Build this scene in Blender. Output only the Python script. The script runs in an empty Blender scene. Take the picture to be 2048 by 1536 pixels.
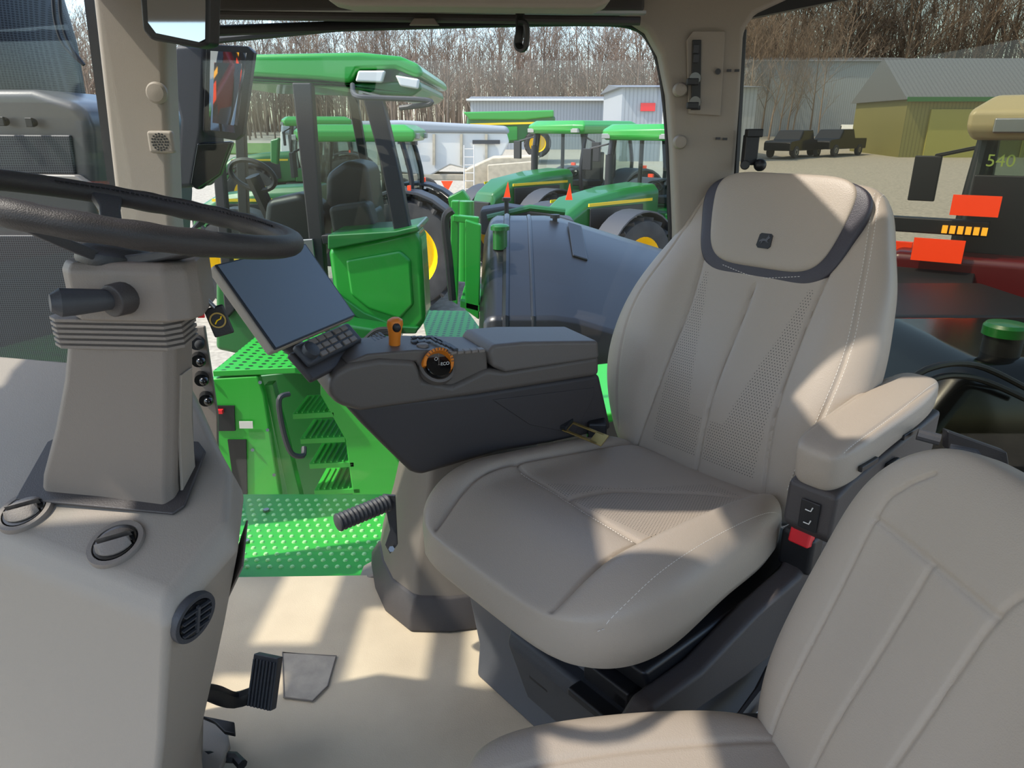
import bpy, math, random
import numpy as np
from mathutils import Vector as V, Matrix, Euler
random.seed(7); np.random.seed(7)
rad=math.radians
H=1.35; PIT=rad(19.7); FPX=1420.0
sp,cp=math.sin(PIT),math.cos(PIT)
# ---------- survey helper: sight line through a photo point met with a real plane ----------
def sight(u,v):
    xn=(u-1024)/FPX; yn=(v-768)/FPX
    return V((xn,cp-yn*sp,-sp-yn*cp))
def W(u,v,x=None,y=None,z=None):
    d=sight(u,v)
    if y is not None: t=y/d.y
    elif x is not None: t=x/d.x
    else: t=(z-H)/d.z
    return d*t+V((0,0,H))
def Wp(u,v,P0,n):
    d=sight(u,v); o=V((0,0,H)); t=(P0-o).dot(n)/d.dot(n)
    return o+d*t
# ---------- materials ----------
def C(h):
    h=h.lstrip('#'); r=[int(h[i:i+2],16)/255 for i in (0,2,4)]
    return tuple((c/12.92 if c<=.04045 else ((c+.055)/1.055)**2.4) for c in r)+(1,)
def M(name,col,rough=.5,metal=0,bump=0,scale=150,var=0,vscale=6,coat=0,spec=.5,emis=0,dark=None):
    m=bpy.data.materials.new(name); m.use_nodes=True; nt=m.node_tree; N=nt.nodes; L=nt.links
    b=N['Principled BSDF']; col=C(col) if isinstance(col,str) else col
    b.inputs['Base Color'].default_value=col; b.inputs['Roughness'].default_value=rough; b.inputs['Metallic'].default_value=metal
    b.inputs['Coat Weight'].default_value=coat; b.inputs['Specular IOR Level'].default_value=spec
    if emis: b.inputs['Emission Color'].default_value=col; b.inputs['Emission Strength'].default_value=emis
    tc=N.new('ShaderNodeTexCoord')
    if var:
        n=N.new('ShaderNodeTexNoise'); n.inputs['Scale'].default_value=vscale; n.inputs['Detail'].default_value=6
        L.new(tc.outputs['Object'],n.inputs['Vector'])
        r=N.new('ShaderNodeValToRGB'); r.color_ramp.elements[0].position=.35; r.color_ramp.elements[1].position=.65
        dk=C(dark) if dark else tuple(c*(1-var) for c in col[:3])+(1,)
        r.color_ramp.elements[0].color=dk; r.color_ramp.elements[1].color=tuple(min(1,c*(1+var*.5)) for c in col[:3])+(1,)
        L.new(n.outputs['Fac'],r.inputs['Fac']); L.new(r.outputs['Color'],b.inputs['Base Color'])
    if bump:
        n=N.new('ShaderNodeTexNoise'); n.inputs['Scale'].default_value=scale; n.inputs['Detail'].default_value=3
        L.new(tc.outputs['Object'],n.inputs['Vector'])
        bp=N.new('ShaderNodeBump'); bp.inputs['Strength'].default_value=bump; bp.inputs['Distance'].default_value=.002
        L.new(n.outputs['Fac'],bp.inputs['Height']); L.new(bp.outputs['Normal'],b.inputs['Normal'])
    return m
def glass(name,tint,k=.35):
    # thin pane: tinted see-through with a sheen that grows toward grazing angles (same from both sides)
    m=bpy.data.materials.new(name); m.use_nodes=True; nt=m.node_tree; N=nt.nodes; L=nt.links
    N.remove(N['Principled BSDF']); o=N['Material Output']
    t=N.new('ShaderNodeBsdfTransparent'); t.inputs[0].default_value=tint
    g=N.new('ShaderNodeBsdfGlossy'); g.inputs['Roughness'].default_value=.02
    f=N.new('ShaderNodeLayerWeight'); f.inputs[0].default_value=.5
    p=N.new('ShaderNodeMath'); p.operation='POWER'; p.inputs[1].default_value=5; L.new(f.outputs['Facing'],p.inputs[0])
    q=N.new('ShaderNodeMath'); q.operation='MULTIPLY_ADD'; q.inputs[1].default_value=k; q.inputs[2].default_value=.022; L.new(p.outputs[0],q.inputs[0])
    mx=N.new('ShaderNodeMixShader'); L.new(q.outputs[0],mx.inputs[0]); L.new(t.outputs[0],mx.inputs[1]); L.new(g.outputs[0],mx.inputs[2])
    L.new(mx.outputs[0],o.inputs[0]); return m
def leather(name,col,perf=False):
    m=M(name,col,.48,spec=.45); nt=m.node_tree; N=nt.nodes; L=nt.links; b=N['Principled BSDF']
    tc=N.new('ShaderNodeTexCoord')
    vo=N.new('ShaderNodeTexVoronoi'); vo.inputs['Scale'].default_value=420; L.new(tc.outputs['Object'],vo.inputs['Vector'])
    bp=N.new('ShaderNodeBump'); bp.inputs['Strength'].default_value=.22; bp.inputs['Distance'].default_value=.0012
    L.new(vo.outputs['Distance'],bp.inputs['Height']); L.new(bp.outputs['Normal'],b.inputs['Normal'])
    if perf:
        a=N.new('ShaderNodeAttribute'); a.attribute_name='fl'; s=N.new('ShaderNodeSeparateXYZ'); L.new(a.outputs['Vector'],s.inputs[0])
        def mt(op,x,y=None):
            q=N.new('ShaderNodeMath'); q.operation=op
            for i,k in enumerate((x,y)):
                if k is None: continue
                if isinstance(k,(int,float)): q.inputs[i].default_value=k
                else: L.new(k,q.inputs[i])
            return q.outputs[0]
        P=.0068
        x1=mt('DIVIDE',s.outputs[0],P); y1=mt('DIVIDE',s.outputs[1],P)
        row=mt('MODULO',mt('FLOOR',x1),2.0)
        fx=mt('SUBTRACT',mt('FRACT',x1),.5); fy=mt('SUBTRACT',mt('FRACT',mt('ADD',y1,mt('MULTIPLY',row,.5))),.5)
        d=mt('SQRT',mt('ADD',mt('MULTIPLY',fx,fx),mt('MULTIPLY',fy,fy)))
        dot=mt('MULTIPLY',mt('LESS_THAN',d,.18),s.outputs[2])
        mx=N.new('ShaderNodeMix'); mx.data_type='RGBA'; mx.inputs['A'].default_value=C(col) ; mx.inputs['B'].default_value=C('#3e3732')
        L.new(dot,mx.inputs['Factor']); L.new(mx.outputs['Result'],b.inputs['Base Color'])
    return m
TAUPE='#9c9082'
mLeather=leather('taupe_leather',TAUPE,True); mLeatherP=leather('taupe_leather_plain','#9b8f81')
mLeatherD=leather('dark_leather','#332f36'); mStitch=M('stitch_thread','#c9c2b8',.8)
mPlas=M('warm_grey_plastic','#776d64',.55,bump=.25,scale=500); mPlasL=M('beige_plastic','#91877b',.6,bump=.2,scale=500)
mPlasD=M('dark_warm_plastic','#3b3635',.55,bump=.25,scale=500); mCons=M('console_plastic','#5a524b',.5,bump=.25,scale=500)
mBlk=M('black_plastic','#17171a',.45,bump=.15,scale=400); mBlkG=M('gloss_black','#0b0c0e',.15,spec=.6); mRub=M('black_rubber','#1c1c1e',.8,bump=.3,scale=200)
mDkG=M('dark_grey_plastic','#36373b',.55,bump=.2,scale=400); mWheelL=M('wheel_leather','#2b2828',.5,bump=.3,scale=700)
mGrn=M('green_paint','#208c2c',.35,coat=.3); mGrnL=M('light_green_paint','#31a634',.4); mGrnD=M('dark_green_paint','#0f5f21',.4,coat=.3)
mYel=M('yellow_paint','#f2c40f',.4); mTyre=M('tyre_rubber','#3a3836',.85,bump=.4,scale=60,var=.3,vscale=4)
mRed=M('red_paint','#560d12',.35,coat=.3); mCream=M('cream_paint','#a99a70',.4)
mOr=M('orange_plastic','#d97a1c',.45); mOrRef=M('orange_reflector_glow','#ff4310',.4,emis=.35); mRedB=M('red_button','#d8202a',.4)  # reflector and marker orange has added emission, so it glows on its own
mGold=M('gold_metal','#b39a5e',.35,metal=.9); mSteel=M('steel','#9a9a98',.35,metal=.9); mMirror=M('mirror_glass','#a9b0b4',.03,metal=1)
mScreen=M('screen_glass','#616c79',.35,spec=.5); mWhite=M('white_paint','#d6d3cc',.5); mTan=M('tan_paint','#b8ab94',.6,var=.15)
mAmber=M('amber_light','#ffb030',.3,emis=1.0)
mGlass=glass('clear_window_glass',(.97,.985,.975,1)); mGlassT=glass('tinted_window_glass',(.65,.64,.56,1),.5); mGlassC=glass('tractor_cab_glass',(.74,.80,.77,1),.6)
mFloor=M('dusty_floor_mat','#c8b79c',.85,bump=.25,scale=300,var=.05,vscale=3.5,dark='#b9a88f')
mGravel=M('gravel','#a59c8c',.95,var=.25,vscale=9,bump=1,scale=40)
mBark=M('bark','#8c7868',.95,var=.2,vscale=2); mTar=M('tarp','#8d949b',.6)
mBarkD=M('bark_dark','#6f5f52',.95,var=.2,vscale=2)
mGrass=M('grass','#5c7a38',.95,var=.3,vscale=3)
def siding(name,col,sc=3.0):
    m=M(name,col,.6); nt=m.node_tree; N=nt.nodes; L=nt.links; b=N['Principled BSDF']
    tc=N.new('ShaderNodeTexCoord'); w=N.new('ShaderNodeTexWave'); w.inputs['Scale'].default_value=sc; L.new(tc.outputs['Object'],w.inputs['Vector'])
    r=N.new('ShaderNodeValToRGB'); c=C(col); r.color_ramp.elements[0].color=tuple(k*.78 for k in c[:3])+(1,); r.color_ramp.elements[1].color=c; r.color_ramp.elements[0].position=.1; r.color_ramp.elements[1].position=.4
    L.new(w.outputs['Fac'],r.inputs[0]); L.new(r.outputs[0],b.inputs['Base Color']); return m
mSide=siding('grey_metal_siding','#9a9da0',1.2); mOlive=siding('olive_metal_siding','#857f49',1.2); mRoofG=siding('grey_metal_roof','#6c6e72',1.0)
def meshmat(name,c1,c2,scale,plane,th=.3):
    m=M(name,c1,.5); nt=m.node_tree; N=nt.nodes; L=nt.links; b=N['Principled BSDF']
    tc=N.new('ShaderNodeTexCoord'); s=N.new('ShaderNodeSeparateXYZ'); c=N.new('ShaderNodeCombineXYZ'); L.new(tc.outputs['Object'],s.inputs[0])
    L.new(s.outputs[0],c.inputs[0]); L.new(s.outputs[2 if plane=='xz' else 1],c.inputs[1])
    v=N.new('ShaderNodeTexVoronoi'); v.voronoi_dimensions='2D'; v.inputs['Scale'].default_value=scale; v.inputs['Randomness'].default_value=0
    L.new(c.outputs[0],v.inputs['Vector']); r=N.new('ShaderNodeValToRGB'); r.color_ramp.interpolation='CONSTANT'
    r.color_ramp.elements[0].color=C(c2); r.color_ramp.elements[1].color=C(c1); r.color_ramp.elements[1].position=th
    L.new(v.outputs['Distance'],r.inputs[0]); L.new(r.outputs[0],b.inputs['Base Color']); return m
mMesh=meshmat('perforated_black_metal','#3c3e41','#0a0a0b',150,'xz',.36); mGrnPerf=meshmat('perforated_green_steel','#2ca436','#0d3a12',20,'xy',.25)
# ---------- geometry ----------
def box(c,s,R=None):
    c=V(c); vs=[]
    for x in (-.5,.5):
        for y in (-.5,.5):
            for z in (-.5,.5):
                p=V((x*s[0],y*s[1],z*s[2]))
                if R is not None: p=R@p
                vs.append(c+p)
    return vs,[(0,1,3,2),(4,6,7,5),(0,4,5,1),(2,3,7,6),(0,2,6,4),(1,5,7,3)]
def J(*gs):
    vs=[];fs=[]
    for g in gs:
        o=len(vs); vs+=list(g[0]); fs+=[tuple(i+o for i in f) for f in g[1]]
    return vs,fs
def loft(rings,cap=True):
    n=len(rings[0]); vs=[V(p) for r in rings for p in r]; fs=[]
    for i in range(len(rings)-1):
        for j in range(n):
            k=(j+1)%n; fs.append((i*n+j,i*n+k,(i+1)*n+k,(i+1)*n+j))
    if cap: fs.append(tuple(range(n))[::-1]); fs.append(tuple((len(rings)-1)*n+j for j in range(n)))
    return vs,fs
def prism(pts,off):
    pts=[V(p) for p in pts]; off=V(off); return loft([pts,[p+off for p in pts]])
def axes(d):
    d=V(d).normalized(); a=V((0,0,1)) if abs(d.z)<.9 else V((1,0,0)); e1=d.cross(a).normalized(); return e1,d.cross(e1)
def lathe(prof,c,ax,n=32,cap=True):
    c=V(c); ax=V(ax).normalized(); e1,e2=axes(ax)
    return loft([[c+ax*a+(e1*math.cos(2*math.pi*j/n)+e2*math.sin(2*math.pi*j/n))*r for j in range(n)] for r,a in prof],cap)
def cyl(p0,p1,r0,r1=None,n=20):
    p0=V(p0);p1=V(p1); r1=r0 if r1 is None else r1; L=(p1-p0).length
    return lathe([(r0,0),(r1,L)],p0,p1-p0,n)
def tube(path,r,n=10,closed=False,el=1.0):
    path=[V(p) for p in path]; N=len(path); rs=r if isinstance(r,(list,tuple)) else [r]*N
    rings=[]; up=None
    for i,p in enumerate(path):
        if closed: d=path[(i+1)%N]-path[i-1]
        else: d=path[min(i+1,N-1)]-path[max(i-1,0)]
        d.normalize()
        if up is None: e1,_=axes(d); up=e1
        e1=(up-d*up.dot(d)).normalized(); up=e1; e2=d.cross(e1)
        rings.append([p+(e1*math.cos(2*math.pi*j/n)+e2*math.sin(2*math.pi*j/n)*el)*rs[i] for j in range(n)])
    if closed:
        vs,fs=loft(rings,False); o=(N-1)*n
        best=min(range(n),key=lambda k:sum((rings[-1][j]-rings[0][(j+k)%n]).length for j in range(0,n,2)))
        for j in range(n):
            k=(j+1)%n; fs.append((o+j,o+k,(k+best)%n,(j+best)%n))
        return vs,fs
    return loft(rings)
def ball(c,r,n=14,s=(1,1,1)):
    c=V(c); rings=[]
    for i in range(1,n):
        a=math.pi*i/n
        rings.append([c+V((math.sin(a)*math.cos(2*math.pi*j/(2*n))*r*s[0],math.sin(a)*math.sin(2*math.pi*j/(2*n))*r*s[1],math.cos(a)*r*s[2])) for j in range(2*n)])
    return loft(rings)
def smooth_path(pts,n=8):
    pts=[V(p) for p in pts]; P=[pts[0]]+pts+[pts[-1]]; out=[]
    for i in range(1,len(P)-2):
        for k in range(n):
            t=k/n; a,b,c,d=P[i-1],P[i],P[i+1],P[i+2]
            out.append(.5*((2*b)+(c-a)*t+(2*a-5*b+4*c-d)*t*t+(3*b-a-3*c+d)*t**3))
    out.append(pts[-1]); return out
import bmesh
COL=bpy.context.scene.collection
WO={}
def setp(o,props):
    for k,v in props.items():
        if v is None: continue
        o['category' if k=='cat' else k]=v
def mk(name,g,mat,parent=None,bev=0,seg=3,sub=0,smooth=True,ang=35,origin=None,fix=True,**props):
    vs=[V(p) for p in g[0]]
    if origin is None:
        xs=[p.x for p in vs]; ys=[p.y for p in vs]; zs=[p.z for p in vs]
        origin=V(((min(xs)+max(xs))/2,(min(ys)+max(ys))/2,min(zs)))
    me=bpy.data.meshes.new(name); me.from_pydata([tuple(p-origin) for p in vs],[],g[1])
    if fix:
        bm=bmesh.new(); bm.from_mesh(me); bmesh.ops.recalc_face_normals(bm,faces=bm.faces); bm.to_mesh(me); bm.free()
    o=bpy.data.objects.new(name,me); COL.objects.link(o)
    if mat: me.materials.append(mat)
    if smooth:
        me.shade_smooth()
        if not bev and not sub: me.set_sharp_from_angle(angle=rad(ang))
    if bev:
        b=o.modifiers.new('bevel','BEVEL'); b.width=bev; b.segments=seg; b.limit_method='ANGLE'; b.angle_limit=rad(28); b.harden_normals=smooth
    if sub:
        s=o.modifiers.new('sub','SUBSURF'); s.levels=sub; s.render_levels=sub
    WO[o.name]=origin.copy()
    if parent is not None:
        o.parent=parent; o.location=origin-WO[parent.name]
    else: o.location=origin
    setp(o,props); return o
def thing(name,loc,label,cat,**props):
    e=bpy.data.objects.new(name,None); e.empty_display_size=.1; COL.objects.link(e); e.location=V(loc); WO[e.name]=V(loc)
    e['label']=label; e['category']=cat; setp(e,props); return e
def part_empty(name,loc,parent):
    e=bpy.data.objects.new(name,None); COL.objects.link(e); e.parent=parent; e.location=V(loc)-WO[parent.name]; WO[e.name]=V(loc); return e
def dup(root,loc,rz=0,sc=1,label=None):
    def cpy(o,par):
        c=o.copy(); COL.objects.link(c)
        if par: c.parent=par
        for ch in list(o.children): cpy(ch,c)
        return c
    r=cpy(root,None); r.location=V(loc); r.rotation_euler=(0,0,rz); r.scale=(sc,)*3 if not isinstance(sc,tuple) else sc
    if label: r['label']=label
    return r
def text(s,size,mw,mat,parent,name='lettering',**p):
    cu=bpy.data.curves.new('t','FONT'); cu.body=s; cu.size=size; cu.extrude=.0004; cu.align_x='CENTER'; cu.align_y='CENTER'
    o=bpy.data.objects.new('t',cu); COL.objects.link(o); bpy.context.view_layer.update()
    me=bpy.data.meshes.new_from_object(o); bpy.data.objects.remove(o)
    g=([mw@v.co for v in me.vertices],[tuple(f.vertices) for f in me.polygons])
    return mk(name,g,mat,parent,smooth=False,fix=False,**p)
def basis(o,ex,ey,ez=None):
    ex=V(ex).normalized(); ey=V(ey); ey=(ey-ex*ey.dot(ex)).normalized(); ez=ex.cross(ey)
    m=Matrix((ex,ey,ez)).transposed().to_4x4(); m.translation=V(o); return m
# soft upholstery
def cur(xs,ys):
    xs=np.array(xs,float); ys=np.array(ys,float)
    m=np.gradient(ys,xs)
    def f(t):
        t=np.clip(np.asarray(t,float),xs[0],xs[-1]); i=np.clip(np.searchsorted(xs,t)-1,0,len(xs)-2)
        h=xs[i+1]-xs[i]; s=(t-xs[i])/h
        return (2*s**3-3*s**2+1)*ys[i]+(s**3-2*s**2+s)*h*m[i]+(-2*s**3+3*s**2)*ys[i+1]+(s**3-s**2)*h*m[i+1]
    return f
def pdist(F,L,poly):
    d=np.full(np.shape(F),9.0)
    for (a,b),(c,e) in zip(poly[:-1],poly[1:]):
        vx,vy=c-a,e-b; q=vx*vx+vy*vy+1e-12
        t=np.clip(((F-a)*vx+(L-b)*vy)/q,0,1); d=np.minimum(d,np.hypot(F-a-t*vx,L-b-t*vy))
    return d
def smp(poly,n=10):
    pts=smooth_path([V((a,b,0)) for a,b in poly],n); return [(p.x,p.y) for p in pts]
def soft(name,frame,Len,wf,ht,hb,mat,parent,disp=None,perf=None,cf=None,p=4.,pe=5.,nt=110,nx=110,nb=20,**props):
    """closed padded block; frame(F,L,Z)->Nx3"""
    lin=np.linspace(-1,1,nt); s=.55*np.sin(math.pi/2*lin)+.45*lin
    s[0],s[-1]=-.9999,.9999
    e=(1-np.abs(s)**pe)**(1/pe); t=(s+1)/2; F=t*Len
    w=wf(t)*e; c=cf(t) if cf else 0*t
    lx=np.linspace(-1,1,nx); x=.55*np.sin(math.pi/2*lx)+.45*lx
    zt=(1-np.abs(x)**p)**(1/p)
    FF=np.repeat(F[:,None],nx,1); LL=w[:,None]*x[None,:]+c[:,None]
    hT=ht(t) if callable(ht) else ht+0*t; hB=hb(t) if callable(hb) else hb+0*t
    ZT=(hT*e)[:,None]*zt[None,:]
    if disp: ZT=ZT+disp(FF,LL)*(e[:,None]**2)*(zt[None,:]**2)
    lb=np.linspace(1,-1,nb+2)[1:-1]; xb=.55*np.sin(math.pi/2*lb)+.45*lb; zb=(1-np.abs(xb)**p)**(1/p)
    FB=np.repeat(F[:,None],nb,1); LB=w[:,None]*xb[None,:]+c[:,None]; ZB=-(hB*e)[:,None]*zb[None,:]
    A=np.concatenate([FF,FB],1); B=np.concatenate([LL,LB],1); Z=np.concatenate([ZT,ZB],1); n=nx+nb
    P=frame(A.ravel(),B.ravel(),Z.ravel())
    idx=np.arange(nt*n).reshape(nt,n); fs=[]
    for i in range(nt-1):
        a=idx[i];b=idx[i+1]
        for j in range(n):
            k=(j+1)%n; fs.append((int(a[j]),int(a[k]),int(b[k]),int(b[j])))
    fs.append(tuple(int(q) for q in idx[0][::-1])); fs.append(tuple(int(q) for q in idx[-1]))
    o=mk(name,([V(q) for q in P],fs),mat,parent,ang=80,**props)
    at=o.data.attributes.new('fl','FLOAT_VECTOR','POINT')
    pm=np.concatenate([perf(FF,LL) if perf else 0*FF,0*FB],1).ravel()
    at.data.foreach_set('vector',np.stack([A.ravel(),B.ravel(),pm],1).ravel().astype(np.float32))
    def surf(f,l):
        t_=np.array([f/Len]); s_=2*t_-1; e_=(1-np.abs(s_)**pe)**(1/pe); c_=cf(t_) if cf else 0
        w_=wf(t_)*e_; x_=np.clip((l-c_)/w_,-.999,.999); z0=(1-np.abs(x_)**p)**(1/p)
        h_=(ht(t_) if callable(ht) else ht); z_=h_*e_*z0
        if disp: z_=z_+disp(np.array([f]),np.array([l]))*e_**2*z0**2
        return V(frame(np.array([f]),np.array([l]),z_)[0])
    return o,surf
def stitches(name,surf,poly,parent,step=.008,ln=.0048,r=.0008,off=0):
    pts=smp(poly,16); gs=[]
    nxt=step; dist=0
    for a,b in zip(pts[:-1],pts[1:]):
        dl=math.hypot(b[0]-a[0],b[1]-a[1])
        while dl>0 and nxt<dist+dl:
            k=(nxt-dist)/dl
            dx,dy=(b[0]-a[0])/dl,(b[1]-a[1])/dl
            f=a[0]+(b[0]-a[0])*k-dy*off; l=a[1]+(b[1]-a[1])*k+dx*off
            gs.append(tube([surf(f,l),surf(f+dx*ln,l+dy*ln)],r,4)); nxt+=step
        dist+=dl
    return mk(name,J(*gs),mStitch,parent,smooth=False,fix=False,kind='stuff')
def frameof(O,a,n,l):
    O=np.array(O);a=np.array(a);n=np.array(n);l=np.array(l)
    return lambda F,L,Z: O[None]+F[:,None]*a[None]+L[:,None]*l[None]+Z[:,None]*n[None]

# =====================================================  CAB SHELL
GZ=-1.75
S=dict(kind='structure')
mk('floor',prism([(-1.05,-.1,-.04),(1.5,-.1,-.04),(1.5,1.99,-.04),(-1.05,1.93,-.04)],(0,0,.04)),mFloor,label='dusty grey-beige rubber cab floor mat',**S)
mk('window_1',prism([W(250,40,y=2.05),W(1420,40,y=2.05),V((.55,2.05,0.02)),V((-1.0,2.05,0.02))],(0,.005,0)),mGlass,smooth=False,label='large clear side window of the cab',**S)
mk('window_2',prism([V((-.98,2.0,.0)),V((-1.3,.5,.0)),V((-1.3,.5,1.75)),V((-.98,2.0,1.75))],(-.005,0,0)),mGlass,smooth=False,label='clear windshield glass with dark edge',**S)
mk('window_3',prism([V((.58,2.03,.0)),V((2.2,2.03,.0)),V((2.2,2.03,1.8)),V((.58,2.03,1.8))],(0,.005,0)),mGlassT,smooth=False,label='tinted rear side window glass',**S)
a=[W(176,-60,y=1.93),W(330,-60,y=1.93),W(328,60,y=1.93),W(344,440,y=1.93),W(372,700,y=1.93),W(412,960,y=1.93),W(445,1120,y=1.93),W(445,1190,y=1.93),W(330,1190,y=1.93),W(240,500,y=1.93)]
mk('trim_1',prism(a,(0,.08,0)),mPlasL,bev=.018,label='beige plastic window pillar beside the steering column',**S)
a=[W(160,-60,y=2.0),W(180,-60,y=2.0),W(246,500,y=2.0),W(330,1100,y=2.0),W(310,1100,y=2.0),W(232,500,y=2.0)]
mk('trim_2',prism(a,(0,.03,0)),mBlk,label='black rubber windshield seal',**S)
a=[W(1215,8,y=1.97),W(1262,40,y=1.97),W(1296,62,y=1.97),W(1322,110,y=1.97),W(1338,190,y=1.97),W(1346,300,y=1.97),W(1352,460,y=1.97),W(1350,800,y=1.97),W(1455,800,y=1.97),W(1470,360,y=1.97),W(1482,200,y=1.97),W(1490,60,y=1.97),W(1510,30,y=1.97),W(1640,-30,y=1.97),W(1640,-160,y=1.97),W(1180,-160,y=1.97)]
mk('trim_3',prism(a,(0,.09,0)),mPlasL,bev=.015,label='beige plastic rear pillar with rounded window corner',**S)
pth=smooth_path([W(u,v,y=2.03) for u,v in [(420,62),(700,52),(1000,44),(1200,42),(1268,50),(1300,76),(1322,130),(1335,220),(1342,340),(1345,460),(1345,700)]],6)
mk('trim_4',tube(pth,.008,8,el=1.6),mBlk,label='black rubber window seal',**S)
a=[W(330,-60,y=1.93),W(330,18,y=1.93),W(400,24,y=1.93),W(1290,22,y=1.93),W(1290,-60,y=1.93)]
mk('trim_5',prism(a,(0,.12,0)),mPlasD,bev=.01,label='dark roof header above the window',**S)
a=[W(1480,60,y=1.98),W(1500,36,y=1.98),W(1780,-20,y=1.98),W(1780,-50,y=1.98),W(1500,8,y=1.98)]
mk('trim_6',prism(a,(0,.05,0)),mBlk,label='black upper frame of the tinted window',**S)
mk('trim_7',tube([W(1484,60,y=2.02),W(1476,220,y=2.02),W(1466,400,y=2.02),W(1440,800,y=2.02)],.012,8),mBlk,label='black seal of the tinted window',**S)
mk('trim_8',prism([V((-.5,2.03,-.02)),V((1.9,2.03,-.02)),V((1.9,2.03,.3)),V((-.12,2.03,.3)),V((-.3,2.03,.1))],(0,-.1,0)),mPlas,bev=.01,label='grey lower side wall trim',**S)
cz=1.72
sun_openings=[(-.72,-.38,.86,1.10),(-.12,.30,1.02,1.30),(.26,.52,1.46,1.72),(-2.2,-1.05,1.60,2.03),(-.95,-.62,.44,.66),  # openings added in the unseen roof to throw sun patches on floor and seats
       (-1.76,-1.48,.98,1.40),(-1.45,-1.20,1.06,1.46),(-2.05,-1.80,1.22,1.58),(-2.1,-1.84,.92,1.12),(-1.5,-1.15,.64,.69)]
cxs=sorted(set([-2.2,2.2]+[o[i] for o in sun_openings for i in (0,1)])); cys=sorted(set([-.3,2.03]+[o[i] for o in sun_openings for i in (2,3)]))  # slab added past the windshield, out of view, to shade the floor
cells=[]
for i in range(len(cxs)-1):
    for j in range(len(cys)-1):
        mx_,my_=(cxs[i]+cxs[i+1])/2,(cys[j]+cys[j+1])/2
        if any(a<mx_<b and c<my_<d for a,b,c,d in sun_openings): continue
        cells.append(prism([(cxs[i],cys[j],cz),(cxs[i+1],cys[j],cz),(cxs[i+1],cys[j+1],cz),(cxs[i],cys[j+1],cz)],(0,0,.1)))
mk('ceiling',J(*cells),mPlasL,label='beige cab headliner, extended out of view, with added openings that shape the sun',**S)
mk('trim_9',prism([W(640,-30,y=1.6),W(655,2,y=1.6),W(700,12,y=1.6),W(1190,18,y=1.6),W(1222,4,y=1.6),W(1225,-30,y=1.6)],(0,.08,0)),mPlasL,bev=.01,label='beige rounded headliner console edge',**S)

# =====================================================  STEERING COLUMN
col=thing('steering_column',(-.52,.93,.8),'warm grey plastic steering column with leather wheel and bellows','steering column')
def rring(pts,z): return [V((x,y,z)) for x,y in pts]
def rr8(x0,x1,y0,y1,z,c=.02,sk=0):
    return [V((x0+c,y0+sk,z)),V((x1-c,y0,z)),V((x1,y0+c,z)),V((x1,y1-c,z)),V((x1-c,y1,z)),V((x0+c,y1,z)),V((x0,y1-c,z)),V((x0,y0+c+sk,z))]
mk('shroud',loft([rr8(-.71,-.48,.868,.99,.74,.012,.05),rr8(-.688,-.470,.864,.965,.84,.012,.045),rr8(-.665,-.464,.86,.95,.89,.010,.035),rr8(-.622,-.448,.857,.935,.97,.010,.025),rr8(-.590,-.434,.853,.925,1.04,.010,.02),rr8(-.572,-.424,.85,.92,1.095,.010,.02)]),mPlas,col,bev=.004)
mk('side_cover',prism([V((-.466,.885,.86)),V((-.450,.877,.97)),V((-.433,.872,1.05)),V((-.433,.905,1.05)),V((-.450,.915,.97)),V((-.466,.93,.86))],(.004,0,0)),mPlasL,col,bev=.001)
bl=[]
for i in range(6):
    z=1.091+i*.0068
    for o,dz in ((.000,0),(.004,.0016),(.004,.0052),(.000,.0067)):
        bl.append([V((x+(o if x>-.49 else -o),y+(o if y>.9 else -o),z+dz)) for x,y in [(-.56,.855),(-.43,.845),(-.415,.86),(-.42,.905),(-.44,.92),(-.56,.93),(-.572,.915),(-.576,.87)]])
mk('bellows',loft(bl),mPlas,col,ang=20)
hb=[(-.545,.855),(-.525,.835),(-.41,.825),(-.388,.838),(-.382,.86),(-.402,.945),(-.42,.97),(-.53,.995),(-.548,.975)]
mk('column_head',loft([rring([(x*.97-.012,y) for x,y in hb],1.132),rring(hb,1.145),rring(hb,1.192),rring([(x*.96-.018,.9+(y-.9)*.9) for x,y in hb],1.202)]),mPlas,col,bev=.004)
p0=W(238,598,y=.825); p1=W(150,604,y=.79); p2=W(100,606,y=.775)
mk('stalk_collar',cyl(p0+V((.012,.03,0)),p0+V((-.004,-.012,0)),.021,.019),mPlasD,col,bev=.002)
mk('indicator_stalk',tube([p0,p0.lerp(p1,.5),p1,p1.lerp(p2,.6),p2],[.011,.0135,.0155,.0165,.010],12),mDkG,col)
wc=V((-.478,.888,1.256)); nrm=V((math.sin(rad(12)),.10,math.cos(rad(12)))).normalized(); ex=V((math.cos(rad(12)),0,-math.sin(rad(12)))); ex=(ex-nrm*ex.dot(nrm)).normalized(); ey=nrm.cross(ex)
WR=.203
def wp(a,r,h=0): return wc+ex*(r*math.cos(rad(a)))+ey*(r*math.sin(rad(a)))+nrm*h
ring=[wp(i*3.75,WR) for i in range(96)]
rs=[.0138+.0010*(1 if (i%4<2) else 0)*(1 if 50<i*3.75<130 or 230<i*3.75<330 else 0) for i in range(96)]
sw=mk('steering_wheel',tube(ring,rs,16,True),mWheelL,col,label='black leather-wrapped steering wheel rim')
for a0 in (-25,122,240):
    tg=wp(a0+90,1)-wc
    def sq(r,h,hw,th): return [wp(a0,r,h)+tg*hw,wp(a0,r,h-th)+tg*hw,wp(a0,r,h-th)-tg*hw,wp(a0,r,h)-tg*hw]
    mk('spoke',loft([sq(.198,.004,.020,.014),sq(.14,-.008,.013,.012),sq(.08,-.032,.013,.012),sq(.03,-.048,.02,.014)]),mDkG,sw,bev=.003)
mk('wheel_hub',lathe([(.02,-.078),(.042,-.072),(.046,-.062),(.044,-.050),(.03,-.042)],wc,nrm,28),mBlk,sw)
gs=[]
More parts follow.
